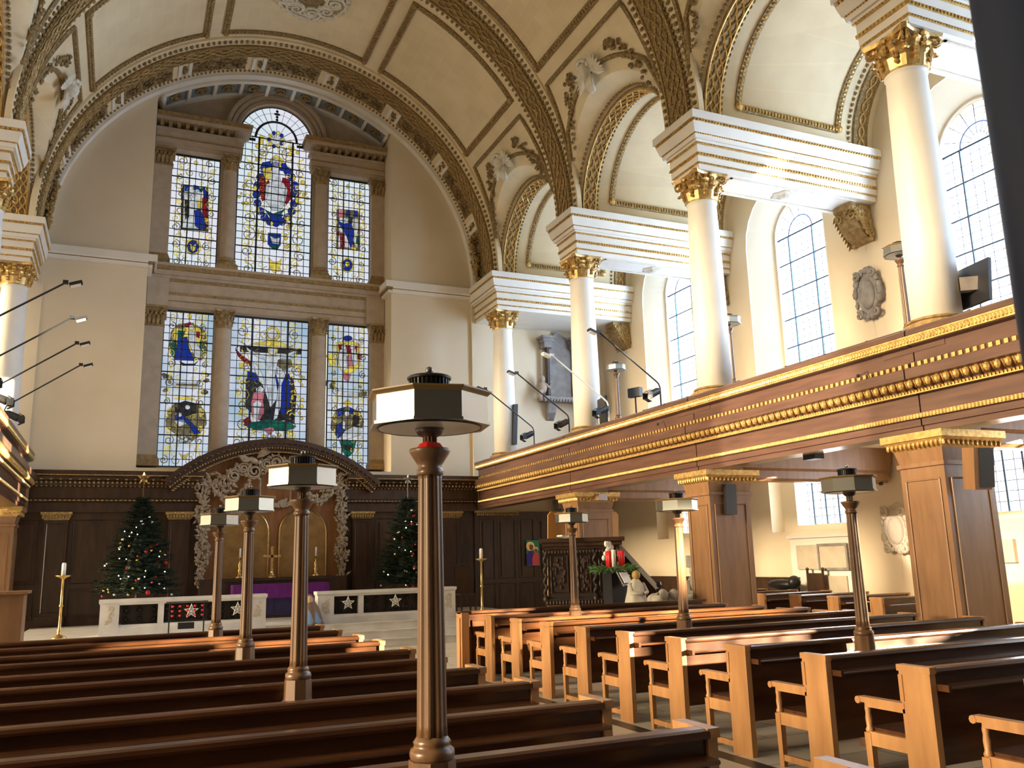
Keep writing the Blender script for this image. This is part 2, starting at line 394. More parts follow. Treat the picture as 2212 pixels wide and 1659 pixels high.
# clear windows of the south wall
for k, c in enumerate(BAYC[1:5]+BAYC[:1]):
    w = window_root((15.75, c, 5.5)); xg = 15.78
    b = MB(); P = rect_arch(c, .86, 5.55, 10.02); n = len(P); b.add([(xg, p, z) for p, z in P], [tuple(range(n))]); obj('pane', b, M['pane'], w)
    b = MB(); x0, x1 = xg-.035, xg-.005
    b.box(x0, x1, c-.035, c+.035, 5.55, 10.02) if False else None
    for y in (-.43, .43): b.box(x0-.02, x1, c+y-.016, c+y+.016, 5.55, 10.02)
    for i in range(1, 24):
        z = 5.55+i*.187; h = .016 if i % 4 == 0 else .005; b.box(x0 if i % 4 == 0 else x1-.01, x1, c-.86, c+.86, z-h, z+h)
    for y in (-.65, -.215, 0, .215, .65): b.box(x1-.01, x1, c+y-.005, c+y+.005, 5.55, 10.02)
    b.tube([(xg-.02, c+.43*cos(t), 10.02+.43*sin(t)) for t in lin(0, PI, 14)], .018, 4)
    b.box(x0, x1, c-.86, c+.86, 10.0, 10.04)
    for r in (.22, .6, .74): b.tube([(xg-.01, c+r*cos(t), 10.02+r*sin(t)) for t in lin(0, PI, 14)], .006, 4)
    for i in range(1, 8): a = PI*i/8; b.beam((xg-.01, c+.2*cos(a), 10.02+.2*sin(a)), (xg-.01, c+.86*cos(a), 10.02+.86*sin(a)), .012, .012)
    obj('glazing_bars', b, M['bars'], w)
    b = MB(); path = [(c+.9*cos(t), 10.02+.9*sin(t)) for t in lin(0, PI, 20)]; path = [(c+.9, 5.55)]+path+[(c-.9, 5.55)]
    b.tube([(15.72, y, z) for y, z in path], .035, 6); obj('moulding', b, M['white'], w)
    w = window_root((15.75, c, 2.45))
    b = MB(); P = rect_arch(c, .84, 2.45, 3.9, flat=.25); n = len(P); b.add([(xg, p, z) for p, z in P], [tuple(range(n))]); obj('pane', b, M['pane'], w)
    b = MB()
    for y in (-.42, 0, .42): b.box(x0-.02, x1, c+y-.02, c+y+.02, 2.45, 4.05)
    for i in range(1, 8): b.box(x1-.01, x1, c-.84, c+.84, 2.45+i*.2-.006, 2.45+i*.2+.006)
    for y in (-.63, -.21, .21, .63): b.box(x1-.01, x1, c+y-.006, c+y+.006, 2.45, 4.05)
    obj('glazing_bars', b, M['bars'], w)

# east window: six lights of painted glass
def spiral(cx, cz, r, turns, a0, sgn=1, n=18):
    out = []
    for i in range(n+1):
        t = i/n; a = a0+sgn*2*PI*turns*t; rr = r*(1-.8*t); out.append((cx+rr*cos(a), cz+rr*sin(a)))
    return out
def glass_poly(b, pts, y, dy=.01):
    n = len(pts); b.add([(x, y, z) for x, z in pts]+[(x, y-dy, z) for x, z in pts], [tuple(range(n)), tuple(range(2*n-1, n-1, -1))]+[(i, n+i, n+(i+1) % n, (i+1) % n) for i in range(n)])
YG = GY+.06
G = {}
def gp(key, pts, lvl=0):     # pixels of the photograph traced onto the glass plane
    q = [at(u, v, Y=YG) for u, v in pts]; G.setdefault(key, []).append((([(p.x, p.z) for p in q]), lvl))
def ell(cu, cv, ru, rv, n=14, a0=0): return [(cu+ru*cos(2*PI*i/n+a0), cv+rv*sin(2*PI*i/n+a0)) for i in range(n)]
def rnd_blobs(key, u0, u1, v0, v1, n, r, lvl=1, seed=1):
    R = random.Random(seed)
    for i in range(n):
        cu, cv = R.uniform(u0, u1), R.uniform(v0, v1); rr = R.uniform(.5, 1)*r; a = R.uniform(0, 3)
        gp(key, [(cu+rr*(.6+.4*R.random())*cos(a+2*PI*k/7), cv+rr*(.6+.4*R.random())*sin(a+2*PI*k/7)) for k in range(7)], lvl)
figs = {}
def figure(ix, fn): G.clear(); fn(); figs[ix] = dict(G)
def f0():   # upper left: framed scene, blue robed kneeling figure
    gp('darkg', [(391,400),(450,404),(450,501),(391,495)]); gp('wglass', [(398,402),(440,406),(438,496),(394,492)], 1)
    gp('blue', [(399,401),(410,402),(408,414),(399,413)], 2); gp('blue', [(418,400),(431,403),(430,410),(418,409)], 2); gp('blue', [(438,406),(446,407),(446,428),(440,424)], 2)
    gp('ruby', [(437,428),(449,430),(449,490),(444,486),(437,460)], 2); gp('blue', [(420,455),(432,452),(441,472),(444,492),(432,497),(421,488)], 3)
    gp('yellow', [(425,436),(435,430),(438,446),(432,455),(426,448)], 2); gp('darkg', [(399,432),(409,434),(408,470),(400,474)], 2); rnd_blobs('wglass', 400, 432, 415, 436, 9, 6, 3, 3); rnd_blobs('green', 416, 436, 408, 416, 4, 5, 3, 4)
    gp('yellow', ell(417, 533, 17, 18)); gp('blue', ell(417, 533, 13, 14), 1); gp('yellow', [(410,527),(417,531),(424,527),(422,540),(417,544),(412,540)], 2)
    gp('yellow', [(419,351),(423,347),(428,351),(426,357),(421,357)])
def f1():   # upper centre: seated figure in glory within a blue border
    gp('yellow', [(596,334),(612,345),(618,362),(600,372),(580,362),(584,344)]); gp('wglass', ell(595, 352, 8, 10), 1)
    for k in range(20):
        a = 2*PI*k/20; gp('blue', ell(596+42*cos(a), 420+62*sin(a), 9, 9, 8), 1)
    for k in range(8): a = 2*PI*k/8+.2; gp('yellow', ell(596+46*cos(a), 420+64*sin(a), 4, 6, 7), 2)
    gp('ruby', [(562,378),(582,392),(576,430),(566,436),(560,410)], 2); gp('ruby', [(610,384),(626,388),(628,430),(618,444),(608,400)], 2)
    gp('wglass', [(574,400),(590,392),(612,396),(621,410),(616,440),(604,456),(588,456),(572,434)], 3); gp('yellow', [(566,366),(586,362),(584,386),(574,394)], 3); gp('wglass', [(588,360),(602,360),(606,392),(588,392)], 4)
    gp('blue', [(566,352),(586,348),(582,360),(560,366)], 3); gp('blue', [(606,356),(616,352),(630,378),(614,374)], 3)
    gp('green', [(570,452),(590,462),(616,452),(604,468),(582,468)], 2); gp('blue', [(578,462),(612,464),(603,478),(594,490),(586,476)], 3)
    for k in range(10): a = 2*PI*k/10; gp('blue' if k % 2 else 'yellow', ell(596+15*cos(a), 302+15*sin(a), 4.5, 4.5, 7), 1)
    gp('wglass', ell(596, 302, 11, 11), 1)
    gp('blue', [(579,503),(607,505),(606,530),(592,538),(578,528)]); gp('wglass', [(583,510),(594,516),(604,514),(602,528),(588,526)], 1); gp('green', [(580,530),(604,532),(600,538),(588,538)], 1)
    for u, v in ((562,505),(622,508),(525,415),(655,420),(560,320),(636,330)): rnd_blobs('yellow', u-9, u+9, v-26, v+26, 7, 7, 1, int(u))
    gp('yellow', [(580,556),(590,566),(602,566),(608,558),(604,584),(592,590),(582,580)])
def f2():   # upper right: standing blue figure
    gp('olive', [(727,451),(777,456),(777,541),(726,538)]); gp('wglass', [(733,470),(774,474),(772,536),(730,534)], 1); gp('pink', [(731,452),(742,454),(742,470),(731,470)], 2); gp('blue', [(748,454),(756,455),(756,468),(748,468)], 2); gp('blue', [(764,456),(772,457),(772,470),(764,468)], 2)
    gp('blue', [(727,476),(742,484),(758,482),(764,500),(762,520),(768,536),(756,534),(748,510),(738,494)], 3); gp('ruby', [(734,502),(744,504),(744,538),(735,538)], 2); gp('ruby', [(727,500),(733,500),(732,510),(727,508)], 2)
    gp('green', [(770,510),(777,512),(776,530),(769,526)], 3); gp('darkg', [(752,468),(762,470),(760,484),(754,482)], 3); gp('yellow', [(760,528),(770,532),(768,540),(758,538)], 3); gp('wglass', ell(748, 478, 4, 5), 4)
    gp('yellow', ell(750, 573, 14, 16)); gp('blue', ell(750, 573, 11, 13), 1); gp('yellow', ell(750, 571, 5, 6), 2); gp('yellow', [(747,403),(751,398),(755,403),(753,408),(749,408)])
def f3():   # lower left: two medallions
    gp('olive', [(370,716),(386,700),(418,698),(444,716),(448,760),(436,778),(376,776),(364,756)]); gp('yellow', [(374,709),(396,710),(400,704),(430,706),(434,714),(438,760),(378,764)], 1)
    gp('green', [(368,742),(380,734),(384,764),(370,768)], 2); gp('green', [(432,736),(444,744),(442,764),(430,760)], 2)
    gp('blue', [(384,730),(404,728),(408,752),(420,780),(376,778),(382,750)], 3); gp('wglass', [(406,716),(424,718),(424,740),(436,760),(432,776),(420,770),(408,742)], 3); gp('ruby', [(398,700),(412,696),(414,706),(400,708)], 3); gp('ruby', [(424,716),(432,718),(430,732),(424,728)], 4)
    gp('green', [(384,714),(400,716),(396,728),(384,730)], 4); gp('wglass', ell(413, 708, 6, 6), 5); gp('darkg', [(386,780),(400,786),(420,786),(428,780),(420,790),(394,790)], 1)
    gp('wglass', [(376,826),(430,827),(430,837),(376,836)]); gp('olive', [(380,829),(426,830),(426,834),(380,833)], 1)
    rnd_blobs('olive', 352, 368, 806, 846, 7, 8, 1, 8); rnd_blobs('olive', 436, 450, 808, 850, 7, 8, 1, 9)
    gp('olive', [(362,890),(378,870),(430,872),(444,892),(446,916),(430,940),(414,954),(396,958),(382,940),(358,922)]); gp('darkg', [(378,874),(400,866),(424,872),(424,892),(400,900),(378,890)], 2)
    gp('blue', [(376,898),(388,892),(406,906),(422,920),(432,936),(420,938),(404,914),(380,908)], 3); gp('wglass', [(376,910),(396,904),(402,916),(388,922)], 3); gp('wglass', ell(388, 896, 5, 5), 4); gp('wglass', ell(405, 880, 6, 5), 3); gp('yellow', [(374,862),(402,856),(428,866),(402,864)], 1)
    rnd_blobs('wglass', 384, 412, 936, 954, 8, 6, 3, 5); gp('yellow', [(386,978),(396,984),(408,978),(402,992),(395,994)])
    gp('yellow', [(405,682),(410,676),(415,682),(412,690),(408,690)])
def f4():   # lower centre: crucifixion with mourners under a gilt cartouche
    gp('yellow', ell(588, 722, 16, 17)); gp('wglass', ell(588, 721, 11, 11), 1); gp('yellow', [(542,744),(566,738),(588,734),(608,740),(632,752),(600,748),(560,746)], 1)
    gp('darkg', [(518,746),(651,754),(651,766),(518,760)], 2); gp('yellow', ell(589, 757, 11, 12), 3); gp('wglass', ell(589, 758, 7, 9), 4)
    gp('wglass', [(532,750),(540,756),(562,766),(583,770),(598,770),(616,766),(636,758),(640,762),(620,772),(600,778),(597,796),(592,820),(590,850),(588,878),(582,878),(579,850),(574,820),(574,796),(572,778),(556,772),(534,758)], 4)
    gp('ruby', [(508,752),(520,766),(540,780),(544,794),(530,786),(514,770)], 3); gp('wglass', [(546,780),(556,790),(568,812),(570,826),(560,822),(550,800)], 4); gp('olive', [(596,778),(628,776),(632,792),(612,800),(598,790)], 3)
    gp('darkg', [(531,820),(548,812),(566,830),(574,850),(584,880),(600,860),(612,830),(630,812),(640,850),(636,905),(620,908),(566,912),(530,880)], 2)
    gp('blue', [(534,802),(552,806),(560,820),(550,824),(534,818)], 3); gp('blue', [(594,812),(602,802),(622,802),(628,820),(626,870),(618,896),(606,892),(600,850)], 4)
    gp('wglass', [(598,796),(612,800),(616,812),(608,830),(606,880),(598,904),(590,908),(596,870),(602,830),(596,810)], 5); gp('wglass', ell(604, 802, 6, 7), 6); gp('wglass', ell(619, 804, 5, 6), 6)
    gp('pink', [(546,852),(560,838),(572,842),(568,868),(572,890),(560,908),(544,900),(542,872)], 4); gp('wglass', [(552,840),(562,834),(570,840),(566,850),(554,850)], 5); gp('wglass', [(546,872),(556,864),(566,872),(560,886),(556,910),(546,912),(548,890)], 5)
    gp('green', [(524,918),(552,912),(580,906),(620,912),(640,922),(620,930),(584,930),(548,928)], 4); gp('ruby', [(524,908),(538,900),(544,914),(530,920)], 5); gp('pink', [(566,928),(586,922),(594,930),(580,938)], 5); gp('darkg', [(618,900),(636,898),(636,915),(616,912)], 5)
    gp('yellow', [(516,784),(526,786),(526,790),(518,800)]); gp('yellow', [(630,792),(652,792),(646,806),(640,796)])
    for u0, v0, u1, v1 in ((512,800,524,900),(642,806,656,910)): rnd_blobs('yellow', u0, u1, v0, v1, 9, 6, 0, int(u0))
    rnd_blobs('wglass', 530, 640, 928, 950, 12, 8, 1, 77); rnd_blobs('yellow', 548, 630, 930, 950, 9, 7, 2, 78)
def f5():   # lower right: two medallions
    gp('blue', ell(751, 731, 10, 6)); gp('yellow', [(726,740),(742,738),(762,738),(778,744),(776,792),(760,806),(744,806),(728,790)]); gp('ruby', [(731,744),(772,748),(770,764),(732,760)], 2); gp('blue', [(742,746),(746,746),(745,770),(740,768)], 3)
    gp('wglass', [(734,756),(748,752),(750,796),(738,802),(730,780)], 3); gp('wglass', [(758,756),(768,754),(772,786),(762,792)], 3); gp('pink', [(748,770),(758,766),(762,792),(750,792)], 4); gp('wglass', ell(742, 750, 5, 6), 5); gp('wglass', ell(761, 750, 5, 6), 5)
    gp('ruby', [(772,766),(782,764),(780,778),(772,776)], 2); gp('yellow', [(704,768),(722,762),(724,790),(714,792)]); gp('pink', [(740,806),(758,808),(752,826),(744,820)], 1)
    gp('wglass', [(726,844),(774,848),(774,860),(726,856)]); rnd_blobs('olive', 704, 720, 826, 862, 6, 7, 1, 15); rnd_blobs('olive', 778, 792, 830, 866, 6, 7, 1, 16)
    gp('olive', [(716,904),(728,884),(750,878),(778,890),(786,912),(776,936),(756,946),(730,944),(714,926)]); gp('blue', [(730,884),(744,880),(742,896),(730,900)], 2); gp('blue', [(756,880),(764,884),(762,896),(754,892)], 2)
    gp('blue', [(726,918),(738,912),(746,930),(730,948),(724,940)], 3); gp('wglass', [(744,932),(762,922),(786,926),(776,940),(748,950),(734,948)], 4); gp('wglass', [(738,908),(746,912),(744,928),(738,924)], 5); gp('darkg', [(764,896),(776,900),(774,924),(760,918)], 3)
    gp('wglass', ell(749, 894, 5, 6), 4); gp('green', [(732,950),(770,952),(764,976),(750,990),(740,976)], 1); gp('darkg', [(740,960),(760,962),(756,974),(744,972)], 2); gp('yellow', [(740,872),(751,862),(762,874),(751,878)])
for i, f in enumerate((f0, f1, f2, f3, f4, f5)): figure(i, f)
GN = {'blue':'blue_glass','ruby':'ruby_glass','green':'green_glass','yellow':'yellow_glass','wglass':'white_glass','darkg':'dark_glass','pink':'rose_glass','olive':'brown_glass'}
for i, (x0, x1, z0, z1, ar) in enumerate(LIGHTS):
    w = window_root(((x0+x1)/2, YG, z0)); cx, hw = (x0+x1)/2, (x1-x0)/2
    b = MB(); P = [(x0, z0), (x1, z0), (x1, z1), (x0, z1)] if not ar else rect_arch(XC, 1.18, z0, 15.46)
    if not ar: pass
    n = len(P); b.add([(x, YG, z) for x, z in P], [tuple(range(n))]); obj('pale_glass', b, M['pale' if i < 3 else 'pale_low'], w)
    b = MB(); nx = 8 if hw < .9 else 11
    for k in range(nx+1):
        x = x0+(x1-x0)*k/nx; zz = z1 if not ar else 15.46+sqrt(max(0, 1.18**2-(x-XC)**2)) if abs(x-XC) < .6 else z1
        thick = (hw < .9 and k in (3,)) or (hw > .9 and k in (3, 8)); h = .03 if thick and hw > .9 else .018 if thick else .009
        if not (ar and abs(x-XC) < .6 and not thick): b.box(x-h, x+h, YG-.05, YG-.03, z0, z1)
        else: b.box(x-h, x+h, YG-.05, YG-.03, z0, 15.3)
    nz = int((z1-z0)/.235)
    for k in range(nz+1):
        z = z0+(z1-z0)*k/nz; h = .018 if k % 4 == 0 else .009; b.box(x0, x1, YG-.05, YG-.03, z-h, z+h)
    if ar:
        for r in (.64, .68, .95, 1.16): b.tube([(XC+r*cos(t), YG-.04, 15.46+r*sin(t)) for t in lin(0, PI, 24)], .02 if r < .7 or r > 1.1 else .006, 4)
        for k in range(1, 14):
            a = PI*k/14; b.beam((XC+(.1 if k % 2 else .66)*cos(a), YG-.04, 15.46+(.1 if k % 2 else .66)*sin(a)), (XC+1.18*cos(a), YG-.04, 15.46+1.18*sin(a)), .012 if k % 3 else .025, .012)
        b.box(x0, XC-.66, YG-.06, YG-.03, 15.33, 15.42); b.box(XC+.66, x1, YG-.06, YG-.03, 15.33, 15.42)
        for zc in (16.2, 16.3, 16.4, 16.5): b.blob((XC, YG-.05, zc), .05 if zc != 16.4 else .11, .02, .05)
    b.box(x0, x0+.03, YG-.06, YG-.02, z0, z1); b.box(x1-.03, x1, YG-.06, YG-.02, z0, z1); b.box(x0, x1, YG-.06, YG-.02, z0, z0+.04)
    if not ar: b.box(x0, x1, YG-.06, YG-.02, z1-.05, z1)
    obj('leading', b, M['leadw'], w)
    ol = MB()
    for key, polys in figs[i].items():
        b = MB()
        for pts, lvl in polys:
            glass_poly(b, pts, YG-.008-.004*lvl, .004); ol.tube([(x, YG-.014-.004*lvl, z) for x, z in pts], .007, 3, closed=True)
        obj(GN[key], b, M[key], w)
    obj('lead_outline', ol, M['leadw'], w)
    b = MB(); R = random.Random(50+i)      # scrolling yellow stain
    zc = [z0+.22+(z1-z0-.4)*t for t in lin(0, 1, int((z1-z0)/.3))]; b3 = MB()
    for n_, z in enumerate(zc):
        for s in (-1, 1):
            r = hw*R.uniform(.13, .22); dx = hw*R.uniform(.55, .74)*s
            if ar and z > 14.9: dx *= .6
            (b if n_ % 2 else b3).tube([(x, YG-.012, zz) for x, zz in spiral(cx+dx, z, r, 1.4, PI/2, s, 12)], .018, 3, cap=False)
            b.tube([(x, YG-.012, zz) for x, zz in spiral(cx+dx*.5, z+.15, r*.7, 1.2, -PI/2, -s, 9)], .013, 3, cap=False)
            for q in range(2): b.leaf((cx+dx, YG-.014, z+r), (R.uniform(-1, 1), 0, R.uniform(-1, 1)), (0, -1, 0), .12, .06)
    obj('olive_scrolls', b3, M['olive'], w)
    b2 = MB()
    for z in (z1-.55-(0 if not ar else -.2), z0+.2):
        for s in (-1, 1): b2.tube([(x, YG-.012, zz) for x, zz in spiral(cx+s*.17, z, .15, 1.2, PI/2, -s, 12)], .012, 3, cap=False)
    obj('yellow_scrolls', b, M['yellow'], w); obj('brown_scrolls', b2, M['olive'], w)

# ================================================================== CEILING ORNAMENT
def nave(t, y, r): return (XC+r*cos(t), y, ZC+r*sin(t))
def band_nave(b, y0, y1, r0, r1, a0=0, a1=PI, n=72):
    b.sweep([(y0, r0), (y1, r0), (y1, r1), (y0, r1)], lambda t, p, q: nave(t, p, q), lin(a0, a1, n))
def guil_nave(b, yc, amp, r, per=.34, a0=.02, a1=PI-.02, tr=.028):
    L = r*(a1-a0); n = int(L/per*8)
    for s in (-1, 1):
        b.tube([nave(a0+(a1-a0)*i/n, yc+s*amp*sin(2*PI*i/16), r) for i in range(n+1)], tr, 4, cap=False)
def leaves_nave(b, yc, r, a0=.02, a1=PI-.02, step=.16, size=.05, R=random):
    n = int(r*(a1-a0)/step)
    for i in range(n):
        t = a0+(a1-a0)*i/n; b.blob(nave(t, yc, r), size*R.uniform(.8, 1.2), size*1.5, size, 5, 3)
rib_parent = None
def transverse_rib(y):
    o = bpy.data.objects.new('trim_2', None); COL.objects.link(o); o.location = (XC, y, ZC); o['kind'] = 'structure'
    b = MB(); band_nave(b, y-.62, y+.62, 6.40, 6.52); obj('soffit', b, M['vault'], o)
    b = MB(); band_nave(b, y-.33, y+.33, 6.33, 6.42); obj('band', b, M['giltd'], o)
    b = MB(); guil_nave(b, y-.11, .09, 6.31); guil_nave(b, y+.11, .09, 6.31)
    for yy in (y-.33, y+.33): band_nave(b, yy-.02, yy+.02, 6.30, 6.36)
    obj('interlace', b, M['giltc'], o)
    b = MB(); leaves_nave(b, y-.5, 6.38); leaves_nave(b, y+.5, 6.38); leaves_nave(b, y+.37, 6.35, step=.13, size=.035); leaves_nave(b, y-.37, 6.35, step=.13, size=.035); obj('leaf_edge', b, M['giltd'], o)
for y in YCOL[1:5]: transverse_rib(y)
# wide decorated arch at the east end
o = bpy.data.objects.new('trim_3', None); COL.objects.link(o); o.location = (XC, 24.9, ZC); o['kind'] = 'structure'
b = MB(); band_nave(b, 23.75, 25.95, 6.38, 6.52); obj('soffit', b, M['vault'], o)
b = MB(); band_nave(b, 24.12, 24.62, 6.32, 6.40); obj('band', b, M['giltd'], o)
b = MB(); guil_nave(b, 24.26, .08, 6.30); guil_nave(b, 24.46, .08, 6.30); band_nave(b, 24.1, 24.14, 6.29, 6.34); band_nave(b, 24.6, 24.64, 6.29, 6.34); obj('interlace', b, M['giltc'], o)
b = MB(); leaves_nave(b, 23.92, 6.36, size=.055); leaves_nave(b, 25.55, 6.36, step=.13, size=.04); obj('leaf_edge', b, M['giltd'], o)
b = MB(); band_nave(b, 25.66, 25.93, 6.28, 6.42); obj('rim', b, M['white'], o)
b = MB()
for k in range(9): band_nave(b, 24.76, 25.46, 6.365, 6.4, PI*(k+.06)/9, PI*(k+.8)/9, 10)
obj('foliage_ground', b, M['stonegold'], o)
b = MB(); R = random.Random(3)       # foliage panels on the soffit, between plain fields
for k in range(9):
    a0, a1 = PI*(k+.08)/9, PI*(k+.78)/9
    if k in (4,): pass
    for i in range(90):
        t = R.uniform(a0, a1); y = R.uniform(24.82, 25.4); b.blob(nave(t, y, 6.35), R.uniform(.03, .07), R.uniform(.03, .08), R.uniform(.03, .05), 5, 3)
    for s in (-1, 1):
        for j in range(3):
            tc = a0+(a1-a0)*(j+.5)/3; sp = spiral(0, 0, .2, 1.4, s*PI/2, s, 14); b.tube([nave(tc+p/6.3, 25.1+q*s, 6.33) for p, q in sp], .022, 4)
    for i in range(10): b.blob(nave(PI*(k+.89)/9+R.uniform(-.012, .012), R.uniform(24.9, 25.35), 6.35), .045, .05, .045, 5, 3)
obj('foliage', b, M['giltd'], o)
b = MB()
for k in range(9):
    for q in (.82, .96): a = PI*(k+q)/9; band_nave(b, 24.78, 25.45, 6.34, 6.4, a-.008, a+.008, 2)
obj('fillet', b, M['white'], o)

def frame_nave(b, bb, y0, y1, a0, a1, w=.085, r=6.40, seed=1):
    for y in (y0, y1): band_nave(b, y-w, y+w, r, 6.48, a0-w/r, a1+w/r, 20)
    for a in (a0, a1): b.sweep([(a-w/r, r), (a+w/r, r), (a+w/r, 6.48), (a-w/r, 6.48)], lambda t, p, q: (XC+q*cos(p), t, ZC+q*sin(p)), [y0, y1])
    R = random.Random(seed)
    for y in (y0, y1):
        n = int((a1-a0)*r/.11)
        for i in range(n): bb.blob(nave(a0+(a1-a0)*i/n, y, r-.01), .04, .055, .03, 5, 3)
    for a in (a0, a1):
        n = int((y1-y0)/.11)
        for i in range(n): bb.blob(nave(a, y0+(y1-y0)*i/n, r-.01), .045, .03, .045, 5, 3)
    for y in (y0, y1):
        for a in (a0, a1): bb.blob(nave(a, y, r-.01), .09, .09, .09, 6, 4)
D = math.radians
for k, c in enumerate(BAYC[:3]):
    o = bpy.data.objects.new('trim_4', None); COL.objects.link(o); o.location = (XC, c, 17); o['kind'] = 'structure'
    b = MB(); bb = MB(); hy = 1.72 if k == 0 else 1.85
    for a0, a1 in ((34.8, 66.9), (71.8, 108.2), (113.1, 145.2)): frame_nave(b, bb, c-hy, c+hy, D(a0), D(a1))
    obj('panel_moulding', b, M['giltd'], o); obj('panel_beading', bb, M['giltc'], o)
    # spandrel frames over each opening
    b = MB(); bb = MB()
    for s in (0, 1):
        pts = [(30.4, -hy), (30.4, hy)]
        arc = [(y, math.degrees(math.asin(min(1, sqrt(max(0, 2.72**2-y*y))/RV)))) for y in lin(hy, -hy, 16)]
        path = [(30.4, -hy), (30.4, hy)]+[(9.0, 1.02*hy+.28)]+[(a, y) for y, a in arc]+[(9.0, -1.02*hy-.28)]
        P3 = []
        m = len(path)
        for i in range(m):
            a, y = path[i]; a2, y2 = path[(i+1) % m]; q = max(2, int(hypot((a2-a)*.11, y2-y)/.12))
            P3 += [(a+(a2-a)*j/q, y+(y2-y)*j/q) for j in range(q)]
        W3 = [nave(D(a if s == 0 else 180-a), c+y, 6.42) for a, y in P3]
        b.tube(W3, .06, 5, closed=True)
        for p in W3: bb.blob(p, .045, .05, .045, 5, 3)
        R = random.Random(k*7+s)
        for sy in (-1, 1):                      # swags of foliage in the corners
            for i in range(46):
                t = R.random(); a = 27-15*t*t+R.uniform(-1.2, 1.2); y = sy*(.75+1.05*t)+R.uniform(-.12, .12)
                bb.blob(nave(D(a if s == 0 else 180-a), c+y, 6.38), R.uniform(.03, .06), R.uniform(.04, .08), R.uniform(.04, .07), 5, 3)
    obj('spandrel_moulding', b, M['giltd'], o); obj('spandrel_foliage', bb, M['giltd'], o)
# small square dirty patches stay in the plaster: slightly greyer blocks
def winged(name, c, s, label):
    a = D(24.5) if s > 0 else D(180-24.5); p = Vector(nave(a, c, 6.36)); inn = Vector((XC-p.x, 0, ZC-p.z)).normalized(); upv = Vector((-inn.z*s*-1, 0, 0))
    t = Vector((-sin(a), 0, cos(a)))*(1 if s > 0 else -1)      # up along the vault
    o = thing(name, p, label, 'sculpture', 'winged cherubs above the gallery openings'); b = MB(); R = random.Random(4)
    def P(u, v, w): return p+Vector((0, 1, 0))*u+t*v+inn*w
    b.blob(P(0, .06, .16), .17, .15, .2, 8, 6); obj('head', b, M['plaster'], o, True)
    b = MB()
    for i in range(26): an = R.uniform(0, 2*PI); b.blob(P(.17*cos(an), .1+.18*abs(sin(an))+.03, .12+R.uniform(-.04, .1)), .06, .06, .06, 5, 3)
    obj('curls', b, M['plaster'], o, True)
    for sd in (-1, 1):
        b = MB()
        for i in range(9): b.leaf(P(sd*.1, -.02, .08), Vector((0, sd, 0))*(1-.1*i)+t*(-.55+.17*i)*1.0, inn, .62-.03*i, .16)
        obj('wing', b, M['plaster'], o)
    b = MB()
    for i in range(5): b.tube([P(-.12+.06*i, -.1, .12), P(-.1+.055*i, -.3, .2), P(-.06+.03*i, -.5, .16)], [.05, .055, .03], 6)
    obj('drapery', b, M['plaster'], o, True)
winged('cherub_sculpture', BAYC[0]-.0, 1, 'cream winged cherub above the farthest right gallery arch')
winged('cherub_sculpture', BAYC[1], 1, 'cream winged cherub above the second right gallery arch, nearer the viewer')
winged('cherub_sculpture', BAYC[0], -1, 'cream winged cherub above the left gallery arch beside the great arch')
# central plaster medallion of the eastern bay
o = thing('ceiling_medallion', (XC, 21.35, 16.95), 'round openwork plaster medallion of scrolling foliage on the vault crown', 'ceiling rose'); b = MB(); R = random.Random(12)
for k in range(9):
    a = 2*PI*k/9; cx, cy = .62*cos(a), .62*sin(a)
    for q in range(2): sp = spiral(0, 0, .3-.1*q, 1.5, a+q*2, 1 if k % 2 else -1, 16); b.tube([(XC+cx+x, 21.35+cy+y, 16.9-.03*q) for x, y in sp], .045-.01*q, 5)
    for i in range(14): b.blob((XC+cx+R.uniform(-.26, .26), 21.35+cy+R.uniform(-.26, .26), 16.92), .05, .05, .06, 5, 3)
b.tube([(XC+.95*cos(t), 21.35+.95*sin(t), 16.93) for t in lin(0, 2*PI, 30)], .04, 5)
for k in range(30): a = 2*PI*k/30; b.blob((XC+.98*cos(a), 21.35+.98*sin(a), 16.93), .07, .07, .05, 5, 3)
obj('scrollwork', b, M['plaster'], o, True)
b = MB(); b.lathe((XC, 21.35, 16.85), [(.02, -.04), (.12, -.03), (.2, .02), (.22, .1)], 16, lob=lambda a: 1+.15*cos(7*a)); obj('boss', b, M['giltd'], o, True)

